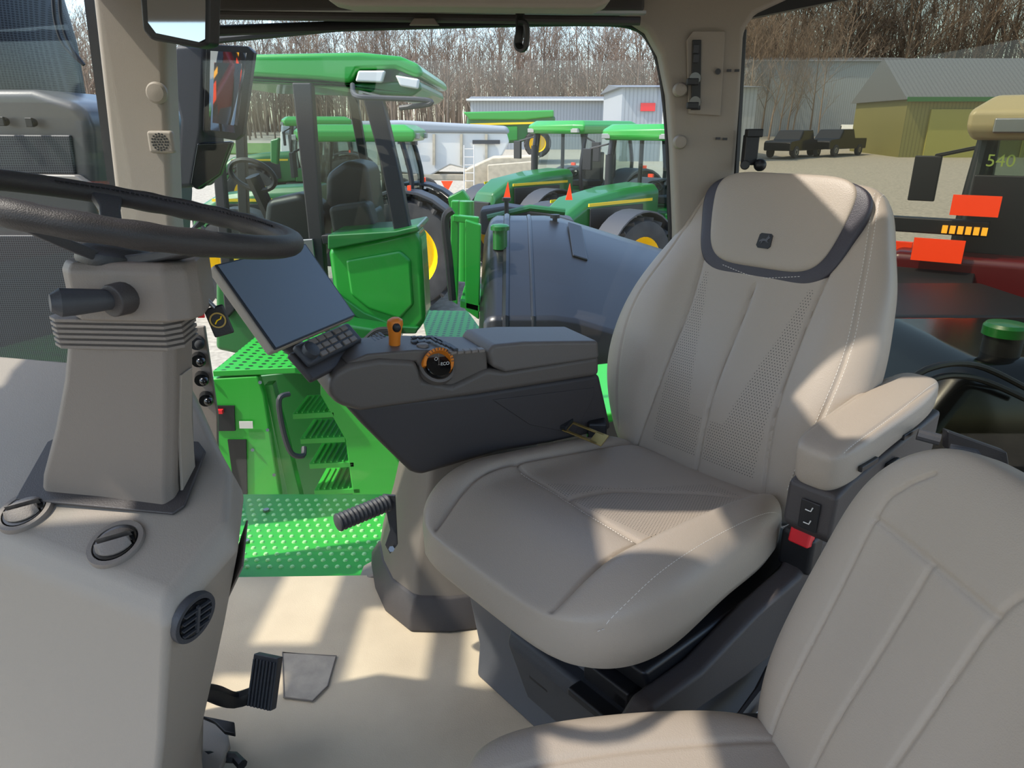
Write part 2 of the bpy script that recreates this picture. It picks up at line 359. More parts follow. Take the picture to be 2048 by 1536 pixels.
for i in range(0,96):
    an=i*3.75
    if 40<an<140 or 300<an<345:
        for q in (0,1.9):
            b=wp(an+q,WR-.0138*.75,.0138*.7); tg=wp(an+90,1)-wc; gs.append(tube([b+tg*.002,b-tg*.002+(b-wp(an,.3))*.03],.0011,4))
mk('rim_stitching',J(*gs),mRub,sw,kind='stuff',fix=False)
kt=thing('key_fob',W(440,640,y=.93),'black key tag with yellow emblem hanging from the ignition key','key fob')
c=W(438,642,y=.90); R=Euler((0,rad(-14),rad(10))).to_matrix()
mk('fob_tag',box(c,(.026,.005,.040),R),mBlk,kt,bev=.007)
mk('fob_emblem',lathe([(.0085,0),(.0105,0),(.0105,.001),(.0085,.001),(.0085,0)],c+R@V((0,-.003,.002)),R@V((0,-1,0)),20,False),mGold,kt)
mk('deer_mark',tube([c+R@V((-.005,-.0035,-.002)),c+R@V((-.001,-.0035,.002)),c+R@V((.004,-.0035,.003)),c+R@V((.006,-.0035,.006))],.0009,5),mYel,kt)
mk('key',cyl(W(404,590,y=.90),W(430,616,y=.90),.003),mSteel,kt)
mk('red_tab',box(W(402,631,y=.88),(.009,.003,.006)),mRedB,kt,bev=.001)

# =====================================================  DASH CONSOLE
dash=thing('dashboard_console',(-.7,.95,0),'bulky warm grey dashboard pedestal with round air vents','dashboard')
top=[(-.425,.735,.812),(-.69,.845,.832),(-1.0,.96,.85),(-1.04,1.3,.95),(-.60,1.22,.94),(-.46,1.0,.905),(-.405,.92,.888),(-.382,.83,.858)]
r1=[(-.418,.712,.785),(-.69,.822,.80),(-1.0,.94,.82),(-1.04,1.3,.90),(-.58,1.22,.89),(-.447,1.0,.865),(-.390,.92,.85),(-.366,.822,.825)]
r2=[(-.455,.712,.60),(-.70,.80,.62),(-1.0,.93,.62),(-1.04,1.3,.6),(-.6,1.22,.6),(-.50,1.02,.6),(-.465,.95,.6),(-.448,.88,.6)]
r3=[(-.54,.74,.30),(-.72,.80,.3),(-1.0,.94,.3),(-1.04,1.3,.3),(-.65,1.22,.3),(-.60,1.06,.3),(-.57,.99,.3),(-.56,.92,.3)]
r4=[(-.60,.80,0),(-.74,.83,0),(-1.0,.95,0),(-1.04,1.3,0),(-.7,1.22,0),(-.64,1.1,0),(-.62,1.03,0),(-.60,.96,0)]
mk('dash_body',loft([r4,r3,r2,r1,top]),mPlasL,dash,bev=.011,seg=4)
P0=V(top[0]);P1=V(top[1]);P2=V(top[6]); tn=(P1-P0).cross(P2-P0); tn=tn if tn.z>0 else -tn; tn.normalize()
def onp(x,y,h=0): return V((x,y,P0.z-(tn.x*(x-P0.x)+tn.y*(y-P0.y))/tn.z+h))
# raised dark plate whose tone stands for the shaded gap round the column, and panel groove along the side
mk('column_gap_shade',prism([onp(x,y,.002) for x,y in [(-.705,.895),(-.46,.848),(-.448,.86),(-.452,.955),(-.47,.975),(-.69,1.02),(-.715,1.0)]],tn*.005),mPlasD,dash,bev=.002)
sidepts=[V(r1[7])+V((.002,.0,-.03)),V(r1[6])+V((.002,0,-.03)),V(r2[6])+V((.002,0,.05)),V(r2[7])+V((.002,0,.05))]
mk('side_inset',prism([q.lerp(sum(sidepts,V())/4,.12) for q in sidepts],(.003,0,0)),mPlas,dash,bev=.001)
def vent(c,n,r,par,fins=2,name='air_vent'):
    n=V(n).normalized(); e1,e2=axes(n)
    v=mk(name,lathe([(r*.80,-.004),(r*.82,.0035),(r,.0035),(r*1.03,.001),(r*1.03,-.006),(r*.8,-.012)],c,n,36,True),mPlas if fins==2 else mDkG,par,bev=0)
    mk('vent_disc',lathe([(r*.79,.0),(r*.76,.003),(r*.1,.0035)],c,n,32),mBlkG,v)
    if fins==2:
        b=(e1*.95+e2*.3).normalized(); a=n.cross(b)
        for sg in (-1,1):
            outer=[];inner=[]
            for k in range(9):
                t=rad(-62+k*15.5)
                outer.append(c+b*(sg*r*.58*math.cos(t)*1.0+sg*r*.02)+a*(r*.70*math.sin(t))+n*.005)
                inner.append(c+b*(sg*r*.12)+a*(r*.62*math.sin(t)/math.sin(rad(62))*.98)+n*.013)
            lowo=[p-n*.003 for p in outer]; lowi=[p-n*.011 for p in inner]
            mk('vent_blade',loft([lowo,outer,inner,lowi]),mPlas,v,ang=50)
    else:
        h_=V((0,1,0)); h_=(h_-n*h_.dot(n)).normalized(); k_=n.cross(h_)
        Rm=basis(c,h_,k_).to_3x3()
        for s in (-.45,-.15,.15,.45):
            mk('vent_louvre',box(c+k_*(r*s)+n*.004,(r*1.4*math.sqrt(1-s*s),.0022,.006),Rm),mDkG,v)
        mk('vent_mullion',box(c+n*.006,(.004,r*1.2,.004),Rm),mDkG,v)
    return v
for (u,v) in ((232,1087),(50,1022)):
    c=Wp(u,v,P0+tn*.002,tn); vent(c,tn,.036,dash)
q0,q1,q2=V(r1[0]),V(r1[7]),V(r2[0]); sn=(q1-q0).cross(q2-q0); sn=sn if sn.x>0 else -sn; sn.normalize()
vent(Wp(388,1235,q0+sn*.003,sn),sn,.033,dash,3)

# =====================================================  PEDALS
pd=thing('brake_pedal',(-.62,1.3,.0),'black ribbed rubber pedal on a dark steel arm','pedal')
pc=W(530,1362,y=1.30)
pm=basis(pc,V((.10,.45,.9)),V((.95,-.3,.05))); R=pm.to_3x3()
nn=R@V((0,0,1)); sgn=1 if nn.y<0 else -1
mk('pedal_pad',J(box(pc,(.115,.065,.022),R),*[box(pc+R@V((-.004,-.027+i*.009,sgn*.013)),(.105,.005,.007),R) for i in range(7)]),mDkG,pd,bev=.003)
mk('pedal_arm',tube(smooth_path([pc-R@V((.02,0,sgn*.015)),W(470,1400,y=1.28),W(420,1385,y=1.22),W(370,1385,y=1.15)],5),.014,8,el=1.5),mBlk,pd)
p2=thing('clutch_pedal',(-.6,1.1,.0),'black lower pedal with bent steel bracket','pedal')
mk('pedal_pad',prism([W(395,1435,z=.08),W(470,1450,z=.08),W(472,1475,z=.08),W(450,1470,z=.08),W(430,1450,z=.08)],(0,0,.01)),mBlk,p2,bev=.003)
mk('pedal_bracket',tube([W(372,1505,z=.03),W(420,1512,z=.04),W(470,1515,z=.03),W(485,1530,z=.03)],.012,8),mBlk,p2)
hat=thing('floor_hatch',W(618,1350,z=.002),'worn grey floor inset panel in the mat','floor panel')
hp=[(565,1305),(672,1312),(655,1372),(625,1402),(568,1395)]
mk('hatch_plate',prism([W(u,v,z=.001) for u,v in hp],(0,0,.003)),M('hatch_rubber','#aca08f',.7,var=.15,vscale=22,bump=.3),hat,bev=.001)
mk('hatch_rim',tube([W(u,v,z=.004) for u,v in hp],.0022,6,True),mPlas,hat)
mk('foot_rest',prism([W(385,1440,z=.03),W(455,1462,z=.03),W(462,1500,z=.03),W(440,1560,z=.03),W(360,1540,z=.03),W(362,1480,z=.03)],(0,0,.02)),mPlasL,bev=.006,label='beige molded foot rest plate on the floor',cat='foot rest')

# =====================================================  SEAT PEDESTAL + FOOT PEG
ped=thing('console_pedestal',(-.2,1.72,0),'grey-brown molded pedestal on the cab floor under the armrest console','pedestal')
b0=[W(742,1130,z=0),W(750,1180,z=0),W(770,1225,z=0),W(820,1266,z=0),W(900,1268,z=0),W(1000,1255,z=0),V((.2,1.93,0)),V((-.33,1.93,0))]
cen=sum(b0,V())/8
mPed=M('pedestal_plastic','#645c53',.55,bump=.25,scale=500)
def pring(s,z,dx,k): return [cen+(p-cen)*s+V((dx,.02*k,z)) for p in b0]
mk('pedestal_foot',loft([pring(1,0,0,0),pring(.985,.05,0,.5),pring(.90,.10,.01,1)]),mPlasD,ped,bev=.010)
mk('pedestal_body',loft([pring(.90,.085,.01,1),pring(.84,.16,.01,2),pring(.74,.30,.03,3),pring(.60,.50,.05,4)]),mPed,ped,bev=.014)
fp=thing('foot_peg',W(780,1050,y=1.6),'grey ribbed rubber foot peg on a steel bracket','foot peg')
A0=W(672,1047,y=1.50); A1=W(780,1003,y=1.60)
prof=[(.010,0)];n=13;L=(A1-A0).length
for i in range(n):
    a=.004+i*(L-.006)/n; prof+=[(.021,a),(.023,a+.003),(.0225,a+.006),(.0185,a+.0072)]
mk('peg_grip',lathe(prof,A0,A1-A0,24),mDkG,fp,ang=30)
mk('peg_bracket',prism([W(765,990,y=1.60),W(790,992,y=1.60),W(795,1090,y=1.60),W(780,1108,y=1.60),W(770,1090,y=1.60),W(780,1060,y=1.60)],(0,.008,0)),mDkG,fp,bev=.001)
mk('bolt',cyl(W(783,1098,y=1.598),W(783,1098,y=1.575),.008,n=6),mSteel,fp)

# =====================================================  OPERATOR SEAT
aY=rad(40); f=np.array([-math.cos(aY),-math.sin(aY),0]); l=np.array([math.sin(aY),-math.cos(aY),0]); O=np.array([.46,1.61,0]); up=np.array([0,0,1.])
def SL(F,L,Z): return V(O+F*f+L*l+Z*up)
seat=thing('operator_seat',SL(.25,0,0),'taupe leather tractor operator seat with perforated panels and armrest','seat')
tl=math.atan2(.05,.66); fa=f*math.cos(tl)+up*math.sin(tl); na=up*math.cos(tl)-f*math.sin(tl)
cfr=frameof(O-f*.05+up*.475,fa,na,l)
cw=cur([0,.15,.4,.75,1],[.27,.285,.305,.325,.30])
s1=[(.0,-.20),(.2,-.21),(.45,-.225),(.60,-.215),(.72,-.17)]; s1b=[(.0,.20),(.2,.20),(.45,.185),(.72,.19)]
s2=[(.46,-.225),(.455,-.05),(.485,.185)]
s3=[(.455,-.05),(.31,-.03),(.17,.09),(.09,.20)]
cseams=[smp(s1),smp(s1b),s2,smp(s3)]
def cdisp(F,L):
    z=.034/(1+np.exp(-(-L-.215)/.012))+.046/(1+np.exp(-(L-.197)/.010))*(1-.5/(1+np.exp(-(F-.5)/.05))) -.018*np.exp(-(L/.13)**2)*np.exp(-((F-.27)/.22)**2)
    z+= .010*np.exp(-((F-.56)/.12)**2) -.9*np.clip(F-.56,0,1)**2
    for i,s in enumerate(cseams): 
        d=pdist(F,L,s); g_=.012 if i<2 else .006
        z-=g_*np.exp(-(d/.005)**2)+.003*np.exp(-(d/.015)**2)
    return z
def cperf(F,L): return ((np.abs(L)<.185)&(F<.45)&(F>.10)&(pdist(F,L,cseams[3])>.01)&(L>-.04-(F-.30)*.6)).astype(float)
cush,cs=soft('seat_cushion',cfr,.74,cw,cur([0,.6,.85,1],[.078,.078,.068,.050]),cur([0,.5,.8,1],[.05,.05,.09,.10]),mLeather,seat,cdisp,cperf,p=5.5,pe=4.6,nt=170,nx=180)
stitches('cushion_stitching',cs,[(.04,.265),(.3,.272),(.6,.285),(.69,.27)],cush)
stitches('cushion_stitching',cs,[(.47,-.2),(.465,-.05),(.495,.17)],cush)
th=math.atan2(.24,.70); ra=up*math.cos(th)-f*math.sin(th); nb_=f*math.cos(th)+up*math.sin(th)
bfr=frameof(O+up*.47-nb_*.065,ra,nb_,l)
bw=cur([0,.12,.3,.5,.7,.85,1],[.25,.305,.36,.365,.325,.272,.232])
bcf=cur([0,.15,.35,.6,.8,1],[0,-.018,-.036,-.028,-.008,0])
t1=[(.05,-.20),(.25,-.17),(.45,-.16),(.62,-.17)]; t2=[(.05,.19),(.25,.165),(.45,.16),(.62,.17)]; t0=[(.05,0),(.55,0)]
t5=[(.1,.245),(.3,.27),(.45,.275),(.6,.25),(.8,.21)]
t6=[(.1,-.265),(.3,-.32),(.45,-.325),(.6,-.28),(.75,-.235)]
bs=[smp(s) for s in (t1,t2,t0)]; bs2=[smp(t5),smp(t6)]
def bdisp(F,L):
    z=.045*np.exp(-((F-.25)/.2)**2)*np.exp(-(L/.25)**2)+.038/(1+np.exp(-(np.abs(L)-.20)/.018))*np.exp(-((F-.3)/.28)**4)
    for s in bs:
        d=pdist(F,L,s); z=z-.007*np.exp(-(d/.0038)**2)-.0015*np.exp(-(d/.014)**2)
    for s in bs2:
        d=pdist(F,L,s); z=z-.004*np.exp(-(d/.004)**2)
    return z
def bperf(F,L): return ((np.abs(L)<.150)&(np.abs(L)>.012)&(F<.56)&(F>.1)&((np.abs(L)>.03+.11*(F-.12)/.45)|(F<.2))).astype(float)
back,bsf=soft('backrest',bfr,.82,bw,cur([0,.8,1],[.065,.06,.05]),.065,mLeather,seat,bdisp,bperf,cf=bcf,p=5,pe=10,nt=160,nx=200)
for s,o in ((t5,.006),(t5,-.006)): stitches('backrest_stitching',bsf,s,back,off=o)
def shift(fr,dF,dZ): return lambda F,L,Z: fr(F+dF,L,Z+dZ)
trim_,ts=soft('headrest_trim',shift(bfr,.555,.052),.267,cur([0,.2,.45,.75,1],[.165,.184,.202,.222,.230]),.018,.02,mLeatherD,seat,p=7,pe=4,nt=70,nx=70)
pad_,ps=soft('headrest',shift(bfr,.592,.058),.234,cur([0,.25,.5,1],[.146,.162,.176,.194]),.020,.02,mLeatherP,seat,p=6,pe=4.6,nt=70,nx=70)
stitches('headrest_stitching',ts,[(.033,-.11),(.016,-.02),(.016,.02),(.033,.11)],trim_)
lg=ps(.066,.0); e_l=V(l); e_u=V(ra); e_n=V(nb_)
ke=.82
mk('seat_emblem',prism([lg+e_l*x*ke+e_u*y*ke for x,y in [(-.016,-.023),(.016,-.023),(.023,-.016),(.021,.016),(.016,.021),(-.016,.021),(-.021,.016),(-.023,-.016)]],e_n*.003),mBlk,pad_)
dp=[(-.014,-.002),(-.006,.004),(.003,.004),(.007,.010),(.009,.016),(.011,.010),(.015,.008),(.010,.004),(.008,-.001),(.014,-.005),(.007,-.004),(.002,-.001),(-.004,-.002),(-.007,-.010),(-.009,-.002),(-.012,-.006)]
mk('leaping_deer_mark',prism([lg+e_l*x*.95+e_u*y*.95+e_n*.003 for x,y in dp],e_n*.001),M('emblem_grey','#4c4c51',.4),pad_,smooth=False)
afr=frameof(np.array(SL(-.31,.37,.802)),f*.99+up*-.10,up*.995+f*.1,l)
arm=part_empty('armrest',SL(-.05,.37,.7),seat)
def adisp(F,L):
    d=np.abs(np.abs(L)-.045); return -.0025*np.exp(-(d/.003)**2)
apad,asf=soft('armrest_pad',afr,.48,cur([0,.15,.7,.9,1],[.046,.057,.059,.056,.050]),.035,cur([0,.6,1],[.035,.042,.078]),mLeatherP,arm,adisp,p=4,pe=6,nt=90,nx=70)
stitches('armrest_stitching',asf,[(.03,.04),(.25,.045),(.45,.043)],apad)
ab=[SL(-.30,.425,.76),SL(.10,.425,.715),SL(.16,.425,.70),SL(.165,.425,.61),SL(.12,.425,.575),SL(.03,.425,.60),SL(-.3,.425,.66)]
mk('armrest_support',prism(ab,V(-l)*.10),mPlasD,arm,bev=.01)
sc=SL(.167,.38,.645); swm=basis(sc,V(l),V((0,0,1))); Rz=swm.to_3x3()@Matrix(((1,0,0),(0,0,1),(0,1,0)))
mk('rocker_switch',box(sc,(.038,.004,.062),Rz),mBlk,arm,bev=.004)
for dz in (.014,-.014):
    q=sc+V(f)*.004+V((0,0,dz))
    mk('rocker_symbol',tube([q-V(l)*.007-V((0,0,.002)),q+V(l)*.004-V((0,0,.002)),q+V(l)*.007+V((0,0,.007))],.0013,4),mWhite,arm)
for F_ in (.06,-.12):
    q=SL(F_,.43,.745-F_*.08); mk('armrest_latch',box(q,(.07,.008,.012),basis(q,V(f),V(l)).to_3x3()),mBlk,arm,bev=.002)
q=SL(-.06,.43,.70); mk('side_switch',box(q,(.05,.008,.022),basis(q,V(f),V(l)).to_3x3()),mBlk,arm,bev=.002)
q=SL(.06,.325,.50)
mk('belt_buckle',box(q,(.05,.075,.09),basis(q,V(f),V(l)).to_3x3()),mBlk,seat,bev=.01)
q=SL(.085,.335,.545)
mk('buckle_button',box(q,(.026,.045,.035),basis(q,V(f)+V((0,0,.2)),V(l)).to_3x3()),mRedB,seat,bev=.004)
q=W(1160,862,z=.62); bm_=basis(q,V((.8,-.5,-.15)),V((.3,.8,.3)))
R=bm_.to_3x3()
mk('seat_belt_latch',J(box(q+R@V((-.035,0,0)),(.012,.045,.003),R),box(q+R@V((.01,.018,0)),(.10,.008,.003),R),box(q+R@V((.01,-.018,0)),(.10,.008,.003),R),box(q+R@V((.055,0,0)),(.035,.044,.003),R)),mGold,seat,bev=.001)
mk('seat_belt_webbing',prism([q+R@V((-.03,-.02,0)),q+R@V((-.03,.02,0)),q+R@V((-.09,.03,-.02)),q+R@V((-.10,-.01,-.02))],(0,0,.012)),mRub,seat,bev=.003)
mk('belt_anchor',box(q+V((.05,.06,-.02)),(.05,.05,.05)),mBlk,seat,bev=.006)
sd=[SL(.02,.34,.50),SL(.10,.35,.46),SL(.25,.35,.44),SL(.42,.345,.39),SL(.56,.34,.385),SL(.60,.34,.35),SL(.58,.34,.31),SL(.44,.34,.29),SL(.25,.34,.27),SL(-.1,.34,.27),SL(-.15,.34,.5)]
mk('side_cover',prism(sd,V(-l)*.05),mPlasD,seat,bev=.012)
sd=[SL(-.1,-.33,.5),SL(.4,-.33,.46),SL(.5,-.32,.42),SL(.3,-.32,.33),SL(-.1,-.33,.33)]
mk('side_cover',prism(sd,V(l)*.05),mPlasD,seat,bev=.012)
def rect(F0,F1,L0,L1,z): return [SL(F0,L0,z),SL(F1,L0,z),SL(F1,L1,z),SL(F0,L1,z)]
Rs=basis(SL(0,0,0),V(f),V(l)).to_3x3()
mk('seat_frame',loft([rect(-.12,.50,-.27,.29,.34),rect(-.12,.54,-.28,.30,.42)]),mBlk,seat,bev=.01)
for L_ in (-.2,.24): mk('slide_rail',box(SL(.22,L_,.31),(.62,.035,.03),Rs),mBlk,seat,bev=.004)
mk('slide_rail_cover',box(SL(.50,.2,.315),(.06,.12,.05),Rs),mBlk,seat,bev=.006)
mk('adjust_bar',box(SL(.55,.22,.29),(.05,.16,.02),Rs),mBlk,seat,bev=.006)
mk('suspension_bellows',loft([rect(-.22,.5,-.27,.27,0),rect(-.2,.49,-.27,.27,.1),rect(-.18,.52,-.28,.28,.30),rect(-.18,.50,-.28,.28,.33)]),M('bluish_grey_plastic','#4b4c50',.6,bump=.2,scale=300),seat,bev=.015)
mk('front_molding',loft([rect(.49,.515,-.05,.25,.10),rect(.51,.56,-.07,.27,.27),rect(.50,.55,-.07,.27,.30)]),mDkG,seat,bev=.01)
mk('front_pocket',prism([SL(.545,-.02,.27),SL(.545,.06,.27),SL(.537,.05,.20),SL(.537,-.01,.20)],V(f)*.006),mBlk,seat,bev=.003)
mk('base_side_molding',prism([SL(-.2,.30,.0),SL(.42,.30,.0),SL(.48,.30,.1),SL(.50,.30,.22),SL(.3,.30,.26),SL(-.2,.30,.26)],V(-l)*.03),mDkG,seat,bev=.012)
mk('adjust_lever',tube([SL(.14,.335,.22),SL(.22,.36,.215),SL(.33,.375,.22)],[.010,.014,.010],10,el=2.2),mPlasD,seat)
q=SL(.27,.39,.23); mk('lever_symbol',box(q,(.05,.002,.012),Rs),mWhite,seat,bev=0)
mk('adjust_knob',cyl(SL(.42,.30,.18),SL(.42,.34,.18),.012),mBlk,seat,bev=.003)
mk('height_lever',box(SL(.02,.365,.36),(.10,.03,.028),Rs),mBlk,seat,bev=.006)
mk('lower_lever',box(SL(-.02,.35,.30),(.14,.02,.018),Rs),mBlk,seat,bev=.004)

# =====================================================  ARMREST CONSOLE
ga=rad(27); g=V((-math.cos(ga),-math.sin(ga),0)); hh=V((-math.sin(ga),math.cos(ga),0)); R0=V((.21,1.727,.85))
con=thing('armrest_console',R0+g*.35+hh*.08-V((0,0,.3)),'grey-brown control armrest with orange lever and rotary dial','control console')
def K(u,v,d=0): return Wp(u,v,R0+hh*d,hh)
up1=[K(655,776),K(660,758),K(672,744),K(700,729),K(760,718),K(832,722),K(848,760),K(905,772),K(975,738),K(1010,742),K(1200,712),K(1200,752),K(950,792),K(722,824),K(678,812),K(660,794)]
mk('console_shell',prism(up1,hh*.17),mCons,con,bev=.014,seg=4)
lo=[K(690,812,.012),K(950,786,.012),K(1200,748,.012),K(1225,860,.012),K(1100,888,.012),K(1000,905,.012),K(900,935,.012),K(842,952,.012),K(822,945,.012),K(770,895,.012),K(725,850,.012)]
mk('console_body',prism(lo,hh*.15),mPlasD,con,bev=.014,seg=4)
mk('body_inlay',prism([K(985,800,.01),K(1190,775,.01),K(1185,800,.01),K(1150,868,.01),K(1060,850,.01)],hh*.006),mPlasD,con,bev=.002)
lid=[K(976,706,-.004),K(988,690,-.004),K(1050,684,-.004),K(1198,682,-.004),K(1200,718,-.004),K(1012,746,-.004),K(985,735,-.004)]
mk('storage_lid',prism(lid,hh*.165),M('lid_plastic','#645d57',.5,bump=.3,scale=500),con,bev=.010)
def D(u,v,z=.868): return W(u,v,z=z)
mk('control_deck',prism([K(690,728,.01),K(832,724,.01),K(850,762,.01),K(905,774,.01),K(976,740,.01),K(976,702,.01),K(830,700,.01),K(735,708,.01)],hh*.14),mCons,con,bev=.006)
lc=D(788,700,.875); Rg=basis(lc,g,hh).to_3x3()
for i in (-2.2,-1,1,2.2): mk('lever_gate',box(lc+g*(.02*i),(.014,.05,.012),Rg),mBlk,con,bev=.003)
t0_=W(789,698,y=lc.y); t1_=W(790,640,y=lc.y)
def lring(c,a,b): return [c+g*(a*math.cos(t))+hh*(b*math.sin(t)) for t in [2*math.pi*i/20 for i in range(20)]]
ht_=(t1_-t0_)
mk('drive_lever',loft([lring(t0_,.013,.014),lring(t0_+ht_*.35,.013,.015),lring(t0_+ht_*.6,.015,.017),lring(t0_+ht_*.85,.0185,.019),lring(t0_+ht_*1.0,.017,.017),lring(t0_+ht_*1.08,.009,.009)]),mOr,con)
mk('lever_inset',ball(t0_+ht_*.80-hh*.014-V((0,.004,0)),.009,8,(1.1,.6,1.2)),mBlk,con)
mk('lever_boot',lathe([(.02,0),(.017,.006),(.013,.012)],t0_-V((0,0,.008)),(0,0,1),20),mRub,con)
dn=(-hh*.74+V((0,0,.65))-g*.05).normalized(); dc=K(876,728,.002)
dm=basis(dc+dn*.0065-V((0,0,.004)),V((1,.45,0)),V((0,0,1)))
seg_=[rad(-35+i*10) for i in range(23)]
R3=dm.to_3x3()
def arcpt(r,an,h): return dc+dn*h+(R3@V((math.cos(an),math.sin(an),0)))*r
mk('dial_ring',loft([[arcpt(.0295,a_,-.01),arcpt(.0295,a_,.0065),arcpt(.036,a_,.0065),arcpt(.0385,a_,.001),arcpt(.0385,a_,-.01)] for a_ in seg_]),mOr,con)
mk('dial_face',lathe([(.0295,-.005),(.0295,.0045),(.028,.006)],dc-V((0,0,.004)),dn,32),mBlkG,con)
for an in (90,210,330):
    mk('dial_divider',tube([dm@V((0,0,0)),dm@V((math.cos(rad(an))*.027,math.sin(rad(an))*.027,0))],.0008,4),mPlas,con)
text('ECO',.0105,dm@Matrix.Translation((.0145,0,.0006)),mWhite,con,'eco_lettering')
for x,y in ((-.006,.014),(-.006,-.014)):
    mk('dial_symbol',tube([dm@V((x+.004*math.cos(t),y+.004*math.sin(t),0)) for t in [0,1,2,3,4,5]],.0006,4,True),mWhite,con)
mk('dial_rim',lathe([(.044,-.02),(.043,-.006),(.037,-.003)],dc,dn,36,False),mCons,con)
for i in range(12):
    an=rad(0+i*13); p_=arcpt(.033,an,.007)
    mk('dial_rib',box(p_,(.0015,.006,.002),(dm@Matrix.Rotation(an-math.pi/2,4,'Z')).to_3x3()),mPlasD,con)
for i in range(5):
    q=D(868+i*9,678+i*4,.885); mk('deck_button',box(q,(.011,.05,.006),Rg),mDkG,con,bev=.002)
for i in range(5):
    q=D(905+i*14,704-i*1,.878); mk('deck_button',box(q,(.016,.022,.008),Rg),mPlas,con,bev=.003)
for i in range(7):
    q=D(728+i*6,690-i*3,.885); mk('deck_button',box(q,(.006,.045,.010),Rg),mDkG,con,bev=.002)
for i in range(6):
    q=D(828+(i%3)*13,684-(i//3)*9,.886); mk('deck_button',box(q,(.012,.016,.006),Rg),mDkG,con,bev=.002)
q=D(845,693,.882); mk('round_button',lathe([(.014,0),(.013,.005),(.010,.007)],q,(0,0,1),24),mPlas,con)
A_=V((-.569,1.347,1.108));B_=V((-.468,1.618,1.108));Cc=V((-.356,1.576,.949));D_=V((-.457,1.305,.949))
mon=thing('display_monitor',(A_+Cc)/2-V((0,0,.15)),'large tilted touchscreen display with dark glass on a bracket','touchscreen display')
mn=(B_-A_).cross(D_-A_).normalized()
if mn.z<0: mn=-mn
cm=(A_+Cc)/2
def ins(P,k): return cm+(P-cm)*k
mk('monitor_housing',prism([A_,B_,Cc,D_],-mn*.022),mPlasL,mon,bev=.006)
mk('monitor_bezel',prism([ins(p,.985) for p in (A_,B_,Cc,D_)],mn*.003),mBlk,mon,bev=.002)
mk('screen',prism([ins(p,.95)+mn*.003 for p in (A_,B_,Cc,D_)],mn*.0008),mScreen,mon)
mk('monitor_arm',tube([cm-mn*.02,cm-mn*.07-V((0,0,.05)),W(640,730,y=1.56),W(700,760,y=1.6)],[.03,.022,.022,.03],12),mDkG,mon)
kp=thing('keypad',W(660,690,z=.9),'black button keypad with rotary knob below the display','keypad')
e1=(B_-A_).normalized(); e2=(D_-A_).normalized(); kc=W(662,684,z=.915); km=basis(kc,e1,(-e2*.8+V((.0,0,-.15)))); R=km.to_3x3()
kn=(R@V((0,0,1))); 
if kn.z<0: km=basis(kc,e1,(e2*.8+V((0,0,.15)))); R=km.to_3x3(); kn=R@V((0,0,1))
if kn.z<0: kn=-kn
mk('keypad_body',box(kc-kn*.008,(.20,.055,.018),R),mDkG,kp,bev=.008)
mk('keypad_tray',box(kc-kn*.024+V((.01,0,-.012)),(.22,.075,.016),R),mPlasD,kp,bev=.006)
for i in range(6):
    for j in range(3):
        if i==0: continue
        q=kc+R@V((-.075+i*.027+(.006 if i>3 else 0),(-.016+j*.016),0))+kn*.002
        mk('keypad_button',box(q,(.022,.012,.006),R),mPlas,kp,bev=.002)
q=kc+R@V((-.078,0,0)); mk('keypad_knob',lathe([(.019,0),(.018,.012),(.015,.014)],q,kn,24),mDkG,kp)

# =====================================================  PASSENGER SEAT
bY=rad(8); f2=np.array([-math.cos(bY),-math.sin(bY),0]); l2=np.array([math.sin(bY),-math.cos(bY),0]); O2=np.array([.43,.73,0])
ps_=thing('passenger_seat',V(O2+f2*.2),'plain taupe leather folding instructor seat','seat')
th2=math.atan2(.17,.55); ra2=up*math.cos(th2)-f2*math.sin(th2); nb2=f2*math.cos(th2)+up*math.sin(th2)
pf=frameof(O2+up*.33-nb2*.03,ra2,nb2,l2)
u1=[(.02,-.15),(.25,-.155),(.50,-.165),(.56,-.15),(.60,-.12)]; u2=[(.02,.04),(.25,.05),(.50,.06),(.56,.10),(.59,.17)]; u3=[(.50,-.165),(.50,.06)]; u4=[(.02,-.055),(.50,-.05)]
us=[smp(u1),smp(u2),u3,u4]
def pdisp(F,L):
    z=.018/(1+np.exp(-(np.abs(L)-.17)/.02))+.012*np.exp(-((F-.2)/.15)**2)
    for s in us:
        d=pdist(F,L,s); z=z-.0045*np.exp(-(d/.0032)**2)-.0006*np.exp(-(d/.012)**2)
    return z
pb,pbs=soft('backrest',pf,.65,cur([0,.3,.6,.85,1],[.21,.245,.25,.235,.20]),.05,.05,mLeatherP,ps_,pdisp,p=5,pe=4.5,nt=160,nx=180)
stitches('backrest_stitching',pbs,[(.05,.215),(.3,.225),(.5,.21)],pb); 
pf2=frameof(O2+f2*-.06+up*.375,f2,up,l2)
v1=[(.0,-.14),(.3,-.15),(.5,-.14)]; v2=[(.0,.14),(.3,.15),(.5,.14)]; vs_=[smp(v1),smp(v2),[(0,0),(.5,0)]]
def qdisp(F,L):
    z=.016/(1+np.exp(-(np.abs(L)-.16)/.015))
    for s in vs_:
        d=pdist(F,L,s); z=z-.005*np.exp(-(d/.0045)**2)
    return z
pcush,_=soft('seat_cushion',pf2,.56,cur([0,.5,1],[.22,.245,.235]),.065,.05,mLeatherP,ps_,qdisp,p=5,pe=5,nt=90,nx=110)
mk('seat_hinge',box(V(O2+l2*-.235+up*.33),(.09,.03,.12)),mBlk,ps_,bev=.005)
mk('seat_pedestal',loft([[V(O2+f2*a+l2*b+up*0) for a,b in ((0,-.14),(.3,-.14),(.3,.14),(0,.14))],[V(O2+f2*a+l2*b+up*.30) for a,b in ((-.03,-.18),(.38,-.18),(.38,.18),(-.03,.18))]]),mDkG,ps_,bev=.01)
hb_=thing('harness_bracket',W(1920,900,y=1.25),'black steel bracket with cable connectors behind the seats','bracket')
